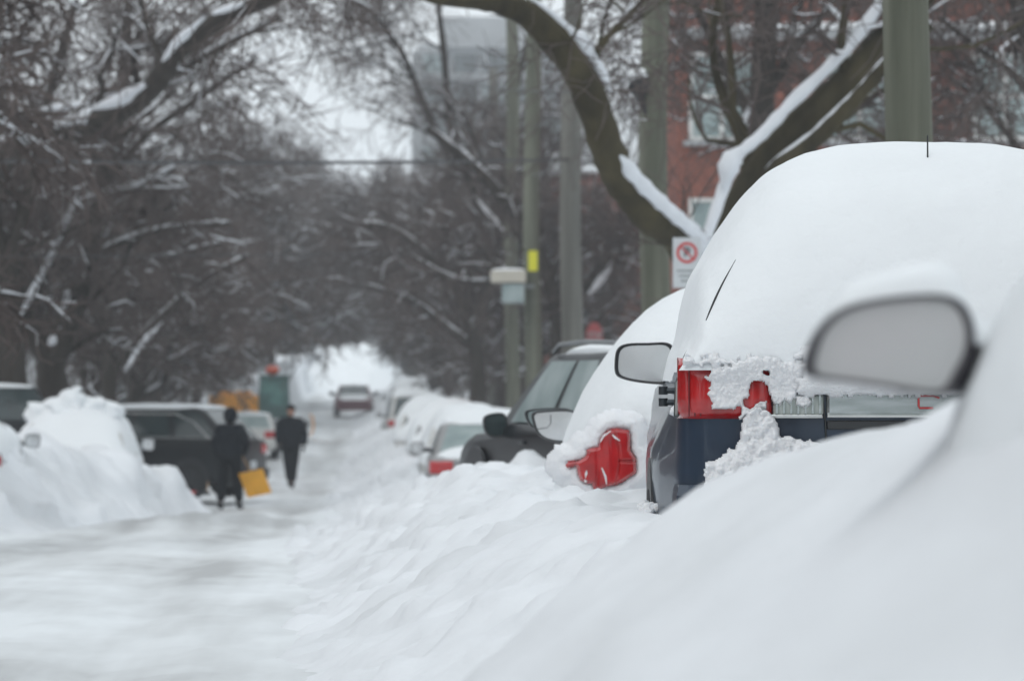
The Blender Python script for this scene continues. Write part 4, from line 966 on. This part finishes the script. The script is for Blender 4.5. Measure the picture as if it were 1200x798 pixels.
class Tree:
    def __init__(s, seed, fine=1.0, twig_r=.010, snow_p=.6):
        s.r = random.Random(seed); s.wood = TB(); s.twig = TB(); s.snow = TB(); s.fine = fine; s.tr = twig_r; s.sp = snow_p; s.sf = .9
    def snow_on(s, pts, rad, f=1.0, lift=.72, wide=.80):
        run = []
        def flush():
            if len(run) >= 2:
                p = np.array([q[0] for q in run]); r0 = np.array([q[1] for q in run]); r0[0] *= .35; r0[-1] *= .35
                s.snow.tube(p, r0, 6)
            run.clear()
        for i in range(len(pts)):
            j = min(i + 1, len(pts) - 1); d = pts[j] - pts[j - 1] if j else pts[1] - pts[0]; d = unit(d)
            if abs(d[2]) < .86 and s.r.random() < f:
                r0 = rad[i]; run.append((pts[i] + np.array([0, 0, r0 * lift + .006]), (r0 * wide + .012) * math.sqrt(max(.15, 1 - d[2] ** 2)) * s.r.uniform(.8, 1.2)))
            else: flush()
        flush()
    def branch(s, p, d, L, r0, lvl, maxl):
        R_ = s.r; n = {0: 9, 1: 8, 2: 6, 3: 4, 4: 3}.get(lvl, 3)
        pts = [np.array(p, float)]; rad = [r0]; d = unit(np.array(d, float)); seg = L / n
        end = r0 * (.45 if lvl < maxl else .4)
        for i in range(n):
            wob = .16 if lvl < 2 else .26
            d = unit(d + np.array([R_.gauss(0, wob), R_.gauss(0, wob), R_.gauss(0, wob) + (.05 if lvl < 3 else -.04)]))
            pts.append(pts[-1] + d * seg); rad.append(r0 + (end - r0) * (i + 1) / n)
        pts = np.array(pts); rad = np.array(rad)
        (s.wood if lvl <= 2 else s.twig).tube(pts, np.maximum(rad, s.tr), {0: 12, 1: 9, 2: 6}.get(lvl, 3))
        if lvl == 1 or lvl == 2: s.snow_on(pts, rad, .75 * s.sf)
        elif lvl == 3 and R_.random() < .42 * s.sf: s.snow_on(pts, rad, .7)
        elif lvl > 3 and R_.random() < s.sp: s.snow_on(pts, np.full(len(pts), s.tr * .7), .6, wide=.8)
        if lvl >= maxl: return
        nch = {0: 6, 1: 8, 2: 8, 3: 7, 4: 5}[lvl]; nch = max(2, round(nch * s.fine))
        for c in range(nch):
            t = R_.uniform(.45 if lvl == 0 else .18, 1.0); k = t * n; i = min(int(k), n - 1); q = pts[i] + (pts[i + 1] - pts[i]) * (k - i)
            dd = unit(pts[i + 1] - pts[i]); a = R_.uniform(0, 2 * math.pi); ang = R(R_.uniform(28, 62))
            ref = np.array([0, 0, 1.]) if abs(dd[2]) < .9 else np.array([1., 0, 0])
            u = unit(np.cross(dd, ref)); w = np.cross(dd, u)
            nd = dd * math.cos(ang) + (u * math.cos(a) + w * math.sin(a)) * math.sin(ang)
            if lvl < 2: nd[2] = abs(nd[2]) * .8 + .1
            s.branch(q, nd, L * R_.uniform(.45, .72) * (1.0 if lvl else .95), max(s.tr, rad[i] * R_.uniform(.45, .62)), lvl + 1, maxl)
        if lvl == 0:
            s.branch(pts[-1], unit(pts[-1] - pts[-2]), L * .75, rad[-1], 1, maxl)
    def limb(s, pts, widths, sub=3, gap=.9, children=5, snow=1.0, tap=True, wood=True):
        P_ = [np.array(p, float) for p in pts]; Q = []; W_ = []
        n = len(P_)
        for i in range(n - 1):
            p0, p1, p2, p3 = P_[max(i - 1, 0)], P_[i], P_[i + 1], P_[min(i + 2, n - 1)]
            for k in range(5):
                t = k / 5; Q.append(.5 * ((2 * p1) + (-p0 + p2) * t + (2 * p0 - 5 * p1 + 4 * p2 - p3) * t * t + (-p0 + 3 * p1 - 3 * p2 + p3) * t ** 3) ); W_.append(widths[i] + (widths[i + 1] - widths[i]) * t)
        Q.append(P_[-1]); W_.append(widths[-1]); Q = np.array(Q); rad = np.array(W_) / 2
        jit = np.array([[s.r.gauss(0, .03), s.r.gauss(0, .03), s.r.gauss(0, .03)] for _ in Q]) * rad[:, None]
        s.wood.tube(Q + jit, rad * np.array([s.r.uniform(.94, 1.06) for _ in Q]), 14)
        if snow: s.snow_on(Q, rad, snow, lift=.80, wide=.62)
        for c in range(children):
            i = s.r.randrange(len(Q) // 5, len(Q) - 1); dd = unit(Q[i + 1] - Q[i]); a = s.r.uniform(0, 2 * math.pi); ang = R(s.r.uniform(35, 75))
            ref = np.array([0, 0, 1.]) if abs(dd[2]) < .9 else np.array([1., 0, 0]); u = unit(np.cross(dd, ref)); w = np.cross(dd, u)
            nd = dd * math.cos(ang) + (u * math.cos(a) + w * math.sin(a)) * math.sin(ang); nd[2] += .2
            s.branch(Q[i], nd, s.r.uniform(1.2, 2.6), min(.06, rad[i] * .4), 5 - sub, 4)
    def objects(s, root, wood='bark'):
        for nm, tb, m in (('trunk', s.wood, wood), ('crown', s.twig, 'twig'), ('snow_cover', s.snow, 'snow_twig')):
            o = bpy.data.objects.new(nm, tb.mesh(nm, m)); link(o, root)
            if nm == 'snow_cover': o['kind'] = 'stuff'
def street_tree(seed, H=4.2, fine=1.1, twig_r=.014, lean=0):
    t = Tree(seed, fine, twig_r, .15); t.sf = 1.4
    t.branch((0, 0, -.4), (lean, 0, 1), H, .27, 0, 4)
    return t
protos = []
def copy_thing(root, loc, rz, sc, label, group):
    r0 = root.copy(); scene.collection.objects.link(r0); r0.location = loc; r0.rotation_euler = (0, 0, rz); r0.scale = (sc, sc, sc * 1.0); tag(r0, label, None, group)
    for ch in list(root.children):
        c_ = ch.copy(); scene.collection.objects.link(c_); c_.parent = r0
    return r0
TG = 'bare street trees lining the far street'
FAR_L = 'bare snow-dusted street tree fading into the grey tree tunnel down the street'
tr_r = random.Random(21)
specs = []
for side in (-1, 1):
    y = 76 if side < 0 else 104
    while y < 330:
        specs.append((side, y + tr_r.uniform(-1.5, 1.5))); y += 8.5 if y < 160 else 11
    y = 90 if side < 0 else 125
    while y < 300:                                 # garden trees behind the kerb rows
        specs.append((side * 2, y + tr_r.uniform(-3, 3))); y += 19
for x, y in ((-3, 352), (1.5, 360), (-7, 348), (6, 352), (-1, 372), (-11, 350), (10, 358)): specs.append((x * 1.0 + 100, y))
NV = 7
specs = [q for q in specs if not (abs(q[0]) <= 2 and 203 < q[1] < 247)]
for i, (sd, y) in enumerate(specs):
    if sd > 50: x = sd - 100
    elif abs(sd) == 1: x = (-6.0 + 1.2 * sm(130, 230, y)) + tr_r.uniform(-.5, .5) if sd < 0 else (4.7 - 1.5 * sm(130, 230, y)) + tr_r.uniform(-.5, .5)
    else: x = (-13 if sd < 0 else 11.5) + tr_r.uniform(-2, 2)
    if i < NV:
        root = thing('street_tree', FAR_L, 'tree', (0, 0, 0), 0, TG); street_tree(100 + i, 3.9 + .35 * (i % 3)).objects(root); protos.append(root)
        root.location = (x, y, z0(y)); root.rotation_euler = (0, 0, tr_r.uniform(0, 6.3))
    else:
        copy_thing(protos[tr_r.randrange(NV)], (x, y, z0(y)), tr_r.uniform(0, 6.3), tr_r.uniform(.95, 1.2) * (1 + .62 * sm(120, 210, y)), FAR_L, TG)

for k, (x, y) in enumerate([(-7.5, -32), (-7.5, -20), (-7.5, -8), (-7.5, 4), (-7.5, 17), (-7.5, 30), (-7.5, 43), (6, -30), (6, -16), (6.5, -3), (7, 11), (-2, -48), (4, -46)]):  # out-of-view trees added so the dark car paint reflects something darker
    copy_thing(protos[k % NV], (x, y, z0(y)), k * 1.3, 1.0, 'unseen bare street tree beside the near part of the street', 'unseen bare street trees beside the near part of the street')

# leaning tree with the snowy fork behind the navy car
def loc_tree(pts, D, root): return [(Vector(P(px, py, D + (q[0] if q else 0))) - Vector(root)) for px, py, *q in pts]
TRoot = P(850, 600, 41); TRoot.z = z0(41)
lt = thing('leaning_tree', 'big forked tree behind the navy car, mossy snow-topped limb arching left', 'tree', TRoot)
T = Tree(12, 1.0, .006, .04); T.sf = .3
k_ = 41 / F
def wd(*a): return [x * k_ for x in a]
T.limb(loc_tree([(846, 560), (843, 470), (840, 400), (842, 345), (852, 300), (876, 240), (905, 192), (945, 145), (992, 98), (1038, 45), (1085, -10), (1130, -70)], 41, TRoot), wd(74, 68, 62, 60, 58, 56, 52, 44, 38, 34, 30, 26), children=6, snow=0)
T.limb(loc_tree([(846, 330), (824, 296), (795, 276, -.6), (762, 250, -1.2), (732, 215, -1.6), (712, 175, -2), (697, 128, -2.3), (678, 85, -2.6), (650, 48, -3), (612, 14, -3.4), (570, 2, -3.8), (520, -3, -4.2), (460, -20, -4.6), (400, -50, -5)], 41, TRoot), wd(40, 40, 42, 44, 42, 38, 37, 36, 34, 28, 22, 18, 14, 10), children=1, snow=0)
T.limb(loc_tree([(868, 262), (905, 205, -.3), (955, 165, -.4), (1000, 120, -.5), (1040, 75, -.6), (1090, 30, -.8)], 41, TRoot), wd(24, 22, 20, 17, 15, 12), children=4, snow=1)
T.limb(loc_tree([(690, 110, -2.4), (700, 60, -2.5), (745, 10, -2.5), (790, -40, -2.6)], 41, TRoot), wd(16, 9, 7, 5), children=5, snow=.6)
T.limb(loc_tree([(880, 230, .3), (872, 170, .5), (850, 120, .6), (835, 60, .6), (845, -20, .6)], 41, TRoot), wd(24, 16, 13, 10, 7), children=4, snow=.8)
# snow ridges drawn on the upper flank of the limbs
def ridge(pts, D, w, lift=0):
    q = [np.array(v, float) for v in loc_tree(pts, D, TRoot)]; Q = []; 
    for a, c in zip(q, q[1:]):
        for t in (0, .25, .5, .75): Q.append(a + (c - a) * t)
    Q.append(q[-1]); n = len(Q)
    T.snow.tube(np.array(Q), np.array([w * k_ / 2 * (.85 + .3 * T.r.random()) * min(1, .15 + min(i, n - 1 - i) * .3) for i in range(n)]), 10)
ridge([(820, 325, -.4), (830, 272, -.45), (848, 220, -.4), (864, 182, -.35), (893, 158, -.3), (928, 120, -.25), (966, 84, -.2), (1003, 45, -.2), (1033, 3, -.1), (1060, -30, 0)], 41, 15)
ridge([(846, 220, -.5), (856, 190, -.5), (868, 172, -.45)], 41, 26)
ridge([(832, 290, -.5), (815, 272, -.85), (795, 256, -1.2), (775, 238, -1.5), (756, 220, -1.7), (738, 200, -1.9), (726, 182, -2.1)], 41, 17)
ridge([(828, 300, -.5), (818, 284, -.6), (806, 270, -.8)], 41, 24)
ridge([(716, 108, -2.4), (703, 82, -2.5), (690, 60, -2.7), (668, 38, -2.9), (642, 16, -3.1), (618, -4, -3.3)], 41, 12)
ridge([(694, 70, -2.6), (680, 52, -2.7), (664, 42, -2.8)], 41, 26)
ridge([(604, -6, -3.6), (570, -12, -3.9), (520, -16, -4.2)], 41, 10)
T.objects(lt, 'bark_green')

# near left trees (trunks and the long snowy bough)
def px_tree(name_label, base_px, D, limbs, seed, snow_lines=(), mat_='bark', extra=6):
    root = P(base_px, 600, D); root.z = z0(D); t_ = thing('street_tree', name_label, 'tree', root); T_ = Tree(seed, 1.15, .009, .06); T_.sf = .6; kk = D / F
    for pts, ws, ch, sn in limbs: T_.limb([Vector(P(q[0], q[1], D + (q[2] if len(q) > 2 else 0))) - root for q in pts], [w * kk for w in ws], children=ch, snow=sn)
    for pts, w in snow_lines:
        q = [np.array(Vector(P(a[0], a[1], D + (a[2] if len(a) > 2 else -.15))) - root) for a in pts]; Q = []
        for a, c in zip(q, q[1:]):
            for t in (0, .33, .66): Q.append(a + (c - a) * t)
        Q.append(q[-1]); n = len(Q); T_.snow.tube(np.array(Q), np.array([w * kk / 2 * (.7 + .6 * T_.r.random()) * min(1, .35 + min(i, n - 1 - i) * .4) for i in range(n)]), 8)
    T_.objects(t_, mat_); return t_
px_tree('massive dark trunk at the left edge with a long snow-laden bough reaching up right', 8, 66,
    [([(10, 560), (10, 450), (6, 380), (0, 320), (-14, 260), (-20, 200), (-30, 100), (-40, 0)], [50, 44, 41, 38, 32, 28, 24, 20], 7, 0),
     ([(-14, 240, -1), (-5, 200, -2), (20, 175, -3), (70, 158, -4), (108, 143, -5), (150, 124, -6), (180, 100, -7), (215, 55, -8), (260, 22, -9), (310, 2, -10), (370, -30, -11)], [34, 30, 28, 28, 26, 26, 24, 21, 18, 15, 11], 10, 0),
     ([(5, 330), (15, 290), (40, 200), (60, 100), (90, 0)], [22, 18, 14, 10, 8], 9, .9),
     ([(108, 143, -5), (150, 118, -5), (200, 90, -5), (260, 55, -5), (330, 20, -5)], [12, 9, 8, 7, 5], 10, 1)], 31,
    [([(-5, 176, -2.2), (12, 160, -2.8), (30, 153, -3.2)], 12), ([(32, 154, -3.2), (70, 148, -4.2), (98, 138, -5.2), (108, 128, -5.2)], 13), ([(110, 128, -5.2), (140, 118, -6.2), (172, 98, -7.2)], 13), ([(180, 90, -7.2), (205, 52, -8.2), (240, 20, -9.2)], 8), ([(250, 16, -9.2), (285, 4, -10)], 9), ([(48, 128, -4), (85, 124, -4.6), (105, 122, -5)], 9), ([(120, 112, -5), (150, 104, -5), (175, 100, -5)], 7)])
px_tree('forked dark trunk with snow in its crotch, second tree from the left edge', 66, 69,
    [([(68, 560), (66, 500), (62, 452), (60, 425), (76, 385), (92, 345), (104, 300), (118, 230), (140, 130), (150, 20), (160, -60)], [44, 40, 38, 36, 30, 27, 23, 19, 16, 13, 10], 8, 0),
     ([(60, 430), (42, 398), (28, 372), (20, 330), (26, 260), (10, 160), (-10, 60)], [28, 22, 20, 18, 15, 12, 9], 7, 0),
     ([(24, 380), (48, 335), (66, 296), (78, 258), (96, 240), (140, 226), (205, 198)], [16, 13, 12, 10, 9, 7, 5], 8, 0),
     ([(100, 310), (140, 285), (200, 268), (270, 262)], [10, 8, 7, 5], 6, 1), ([(120, 222), (170, 160), (240, 110), (300, 70)], [11, 9, 7, 5], 8, 1)], 33,
    [([(23, 372), (45, 328), (62, 296), (74, 262), (90, 236)], 9), ([(92, 234), (130, 222), (165, 215), (205, 194)], 7), ([(72, 372), (80, 345), (78, 340)], 7), ([(58, 408), (64, 398), (76, 376)], 12), ([(24, 395), (20, 380)], 8)])
px_tree('slim dark tree with upswept snowy limbs between the white heaped car and the dark crossover', 128, 82,
    [([(128, 560), (128, 460), (126, 400), (124, 330), (128, 250), (140, 150), (150, 40)], [20, 18, 16, 14, 12, 10, 8], 14, 0),
     ([(128, 450), (142, 420), (168, 392), (196, 365), (235, 330), (290, 300)], [12, 11, 10, 9, 7, 5], 8, 1), ([(126, 380), (136, 340), (150, 310), (200, 300), (260, 285)], [10, 8, 7, 6, 5], 6, 1), ([(128, 300), (90, 240), (60, 180)], [9, 7, 5], 6, 1)], 35,
    [([(146, 436), (168, 400), (190, 378)], 7)])
px_tree('dark upright trunk rising behind the leaning tree, before the brick building', 893, 58,
    [([(890, 560), (892, 400), (893, 250), (893, 120), (897, 40), (904, -60)], [36, 34, 33, 31, 29, 26], 14, 0),
     ([(893, 160), (860, 100), (830, 40), (800, -30)], [16, 13, 10, 8], 10, .9), ([(895, 120), (930, 60), (970, 10), (1000, -40)], [14, 11, 9, 7], 8, .9)], 37,
    [([(874, 240), (868, 160), (880, 120)], 8)])
px_tree('bare tree at the right edge whose crossing twigs veil the brick building', 1245, 52,
    [([(1250, 500), (1245, 300), (1235, 150), (1205, 60), (1190, 0), (1175, -60)], [36, 30, 26, 20, 16, 12], 7, .4),
     ([(1235, 150), (1190, 90), (1150, 60), (1100, 20)], [14, 10, 8, 6], 8, .9), ([(1240, 240), (1190, 170), (1150, 120), (1110, 90)], [12, 9, 7, 5], 8, .8)], 39)
px_tree('snowy-limbed tree between the yellow-tagged pole and the grey pole', 655, 92,
    [([(650, 560), (652, 450), (655, 380), (640, 320), (610, 260), (560, 200), (500, 150)], [28, 25, 22, 18, 15, 12, 8], 12, .9),
     ([(655, 370), (690, 330), (720, 290), (740, 240), (760, 150)], [16, 14, 12, 10, 8], 10, .9), ([(645, 340), (600, 330), (540, 330), (480, 300)], [10, 8, 7, 5], 8, 1)], 41,
    [([(690, 345), (712, 318), (722, 290)], 8), ([(590, 270), (560, 235)], 9)])
px_tree('bare tree with outstretched snowy boughs left of the beige equipment box', 545, 102,
    [([(558, 560), (560, 450), (555, 390), (530, 340), (500, 300), (460, 270), (420, 262)], [22, 20, 18, 14, 12, 9, 6], 10, .9),
     ([(558, 410), (520, 380), (480, 352), (430, 335)], [10, 8, 7, 5], 8, 1), ([(555, 390), (575, 320), (560, 240), (530, 160), (520, 60), (510, -20)], [16, 14, 12, 10, 8, 6], 9, .8), ([(560, 300), (590, 220), (600, 130), (620, 40)], [12, 10, 8, 6], 6, .8), ([(540, 210), (500, 130), (470, 60), (430, 10)], [10, 8, 7, 5], 14, .8)], 43)

# ------------------------------------------------------------------ people
def skin_shape(verts, edges, radii, sub=2, root=0):
    me = bpy.data.meshes.new('tmp'); me.from_pydata([tuple(v) for v in verts], edges, []); o = bpy.data.objects.new('tmp', me); link(o)
    md = o.modifiers.new('s', 'SKIN'); md.use_smooth_shade = True
    for i, r0 in enumerate(radii):
        sv = me.skin_vertices[0].data[i]; sv.radius = r0 if hasattr(r0, '__len__') else (r0, r0); sv.use_root = (i == root)
    m2 = o.modifiers.new('u', 'SUBSURF'); m2.levels = sub; m2.render_levels = sub
    dg = bpy.context.evaluated_depsgraph_get(); e_ = o.evaluated_get(dg); me2 = e_.to_mesh()
    vs = [v.co.copy() for v in me2.vertices]; fs = [tuple(p.vertices) for p in me2.polygons]; e_.to_mesh_clear(); bpy.data.objects.remove(o)
    return vs, fs
def person(label, loc, rz, h, arms, legs, coat_len=.78, lean=0, hood=False, wide=1.0, hat=True, tw=1.0):
    """faces +Y locally; arms: [(elbow, wrist)] left/right; legs: [(knee, ankle)]"""
    t = thing('person', label, 'person', loc, rz); t.scale = (h / 1.76,) * 3
    hip = [Vector((-.10, 0, .92)), Vector((.10, 0, .92))]; sh = [Vector((-.19, lean * .9, 1.42)), Vector((.19, lean * .9, 1.42))]
    V = [(0, 0, 1.02), (0, lean * .45, 1.18), (0, lean * .85, 1.38), (0, lean * 1.0, 1.50), (0, lean * 1.15 + .01, 1.57)]; E = [(0, 1), (1, 2), (2, 3), (3, 4)]; Rr = [(.10, .08), (.14, .10), (.15, .11), .055, .06]
    for i in (0, 1):
        n = len(V); V += [tuple(sh[i]), tuple(arms[i][0]), tuple(arms[i][1])]; E += [(2, n), (n, n + 1), (n + 1, n + 2)]; Rr += [.065, .045, .032]
        n = len(V); V += [tuple(hip[i]), tuple(legs[i][0]), tuple(legs[i][1])]; E += [(0, n), (n, n + 1), (n + 1, n + 2)]; Rr += [.085, .06, .04]
    b = MB(); b.add(*skin_shape(V, E, Rr))
    # head with face, as part of the same body mesh
    hc = Vector((0, lean * 1.2 + .02, 1.655)); bm = bmesh.new(); bmesh.ops.create_uvsphere(bm, u_segments=24, v_segments=18, radius=1)
    vs = []
    for v in bm.verts:
        x, y, z = v.co; jaw = 1 - .22 * max(0, -z) ; f = 1 + (.10 if y > 0 else 0)
        X, Y, Z = x * .078 * jaw, y * .098, z * .118
        X, Y = X, Y * (1 - .10 * max(0, -z) * (y < 0))
        if y > .5:
            Y += .022 * math.exp(-(X / .012) ** 2 - ((Z + .012) / .022) ** 2)           # nose
            Y -= .010 * (math.exp(-((X - .03) / .014) ** 2 - ((Z - .012) / .012) ** 2) + math.exp(-((X + .03) / .014) ** 2 - ((Z - .012) / .012) ** 2))
            Y += .006 * math.exp(-(X / .025) ** 2 - ((Z + .055) / .010) ** 2)            # mouth
        vs.append(hc + Vector((X, Y, Z)))
    b.add(vs, [tuple(v.index for v in f.verts) for f in bm.faces]); bm.free()
    for s in (-1, 1): b.ball(hc + Vector((s * .08, 0, 0)), .03, 1, 0, 0, (.4, .6, 1))
    body = b.build('body', M['skin'], t, ang=180)
    b = MB()
    for s in (-1, 1): b.ball(hc + Vector((s * .03, .088, .014)), .011, 1)
    b.build('eye', M['sign_black'], t)
    # coat
    V = [(0, 0, coat_len), (0, 0, .98), (0, lean * .45, 1.18), (0, lean * .85, 1.36), (0, lean * 1.0, 1.49)]; E = [(0, 1), (1, 2), (2, 3), (3, 4)]
    Rr = [(.20 * wide, .15), (.215 * wide, .165), (.21 * wide, .16), (.215 * wide, .155), (.09, .09)]
    for i in (0, 1):
        n = len(V); V += [tuple(sh[i]), tuple(arms[i][0]), tuple(arms[i][1])]; E += [(3, n), (n, n + 1), (n + 1, n + 2)]; Rr += [.105 * (.5 + wide / 2), .09 * (.5 + wide / 2), .068]
    b = MB(); b.add(*skin_shape(V, E, Rr)); b.build('coat', M['cloth'], t, ang=180)
    b = MB(); b.add(*skin_shape([Vector((0, 0, .98)), hip[0], legs[0][0], legs[0][1] + Vector((0, 0, .02)), hip[1], legs[1][0], legs[1][1] + Vector((0, 0, .02))], [(0, 1), (1, 2), (2, 3), (0, 4), (4, 5), (5, 6)],
        [(.17, .14), .13 * tw, .10 * tw, .082 * tw, .13 * tw, .10 * tw, .082 * tw])); b.build('trousers', M['cloth2'], t, ang=180)
    for i in (0, 1):
        a = legs[i][1]; gz = a.z - .09
        b = MB(); b.add(*skin_shape([a + Vector((0, -.04, .04)), a + Vector((0, -.03, -.04)), a + Vector((0, .09, -.055)), a + Vector((0, .17, -.06))], [(0, 1), (1, 2), (2, 3)], [.062, .055, .045, .035])); b.build('boot', M['rubber'], t, ang=180)
        # gloved hand: palm, four fingers and a thumb
        e, w = arms[i]; d = (w - e).normalized(); side = Vector((1, 0, 0)) if i == 0 else Vector((-1, 0, 0)); fw = d.cross(side).normalized(); 
        b = MB(); b.add(*skin_shape([w, w + d * .05, w + d * .10], [(0, 1), (1, 2)], [(.036, .03), (.042, .026), (.042, .022)]))
        for q in range(4):
            o_ = w + d * .085 + fw * (.033 - .022 * q); L_ = (.07, .08, .075, .058)[q]
            b.add(*skin_shape([o_, o_ + d * L_ * .5 + side * .006, o_ + d * L_ * .85 + side * .028], [(0, 1), (1, 2)], [.0115, .0105, .009], 1))
        o_ = w + d * .03 + fw * .03; b.add(*skin_shape([o_, o_ + d * .03 + fw * .03, o_ + d * .06 + fw * .035 + side * .015], [(0, 1), (1, 2)], [.013, .012, .010], 1))
        b.build('glove', M['cloth2'], t, ang=180)
    if hood:
        b = MB(); b.ball(hc + Vector((0, -.035, .01)), .135, 3, .1, 3, (.95, .95, 1.12)); b.add(*skin_shape([(0, lean - .03, 1.44), (0, lean - .02, 1.53)], [(0, 1)], [.13, .11])); b.build('hood', M['cloth'], t, ang=180)
    if hat:
        b = MB(); b.ball(hc + Vector((0, -.018, .052)), .105, 3, .06, 5, (.92, 1.05, .88)); b.tube([hc + Vector((0, -.01, .02)), hc + Vector((0, -.01, .055))], [.098, .10], 18); b.build('hat', M['cloth2'], t, ang=180)
        b = MB(); b.add(*skin_shape([(-.07, lean, 1.50), (0, lean + .06, 1.50), (.07, lean, 1.50), (0, lean - .06, 1.50)], [(0, 1), (1, 2), (2, 3)], [.045] * 4)); b.build('scarf', M['cloth2'], t, ang=180)
    return t
V3 = Vector
g1 = P(269, 597, 67)
person('hooded walker in bulky dark coat and wide trousers holding an orange snow shovel', (g1.x, g1.y, z0(67) + .0), R(-12), 1.74,
    [(V3((-.27, .04, 1.16)), V3((-.24, .16, .98))), (V3((.27, .10, 1.16)), V3((.20, .26, 1.0)))],
    [(V3((-.13, .04, .50)), V3((-.16, -.04, .11))), (V3((.14, .03, .50)), V3((.17, .03, .11)))], coat_len=.86, lean=.07, hood=True, wide=1.2, tw=.95, hat=False)
g2 = P(341, 573, 82)
person('farther walker facing forward, black jacket, slim black trousers, bare face under dark cap', (g2.x, g2.y, z0(82)), R(180), 1.76,
    [(V3((-.29, -.04, 1.16)), V3((-.27, .04, .90))), (V3((.28, .02, 1.16)), V3((.24, .12, .92)))],
    [(V3((-.06, .10, .50)), V3((-.03, .10, .11))), (V3((.06, .03, .50)), V3((.03, -.12, .14)))], coat_len=.80, lean=.03, wide=1.14)
# snow shovel
sv = P(299, 566, 66.6)
sh_ = thing('snow_shovel', 'orange plastic snow shovel held low beside the hooded walker', 'shovel', sv)
b = MB(); rings = []
for i in range(9):
    u = i / 8 - .5; rings.append([(u * .42 + v * .16, -.06 * (1 - (2 * u) ** 2) + .10 * v, -.42 * v + u * .09) for v in (-.5, -.25, 0, .25, .5)] + [(u * .42 + v * .16, -.06 * (1 - (2 * u) ** 2) + .10 * v + .012, -.42 * v + u * .09) for v in (.5, .25, 0, -.25, -.5)])
b.loft(rings); b.build('blade', M['shovel'], sh_)
hd_ = Vector((g1.x, g1.y, z0(67))) + Vector((.16, .22, 1.02)) - sv
b = MB(); b.tube([(-.07, 0, .20), tuple(hd_), tuple(hd_ + (hd_ - Vector((-.07, 0, .2))).normalized() * .25)], .017, 8); b.build('shaft', M['wood'], sh_)
# small snow brush lying on the left bank
bp_ = P(236, 578, 63.2)
sb = thing('snow_brush', 'small dark brush with a red tip lying on the left snowbank', 'brush', bp_, R(-12))
b = MB(); b.box((.02, 0, 0), (.24, .06, .05)); b.build('brush_head', M['black'], sb, smooth=False)
b = MB(); b.box((-.14, 0, .02), (.10, .05, .04)); b.build('tip', M['sign_red'], sb, smooth=False)
b = MB(); b.tube([(.1, 0, .02), (.02, .35, .18)], .012, 6); b.build('handle', M['wood'], sb)

# ------------------------------------------------------------------ haze
b = MB(); b.box((0, 300, 24), (1500, 1300, 56))
hz_ = b.build('haze', M['snow'], None, smooth=False); tag(hz_, kind='stuff')
m = bpy.data.materials.new('haze'); m.use_nodes = True; t = m.node_tree; t.nodes.clear()
vo = t.nodes.new('ShaderNodeVolumePrincipled'); vo.inputs['Density'].default_value = .0008; vo.inputs['Color'].default_value = (.88, .92, .96, 1)
ou = t.nodes.new('ShaderNodeOutputMaterial'); t.links.new(vo.outputs[0], ou.inputs['Volume']); hz_.data.materials[0] = m
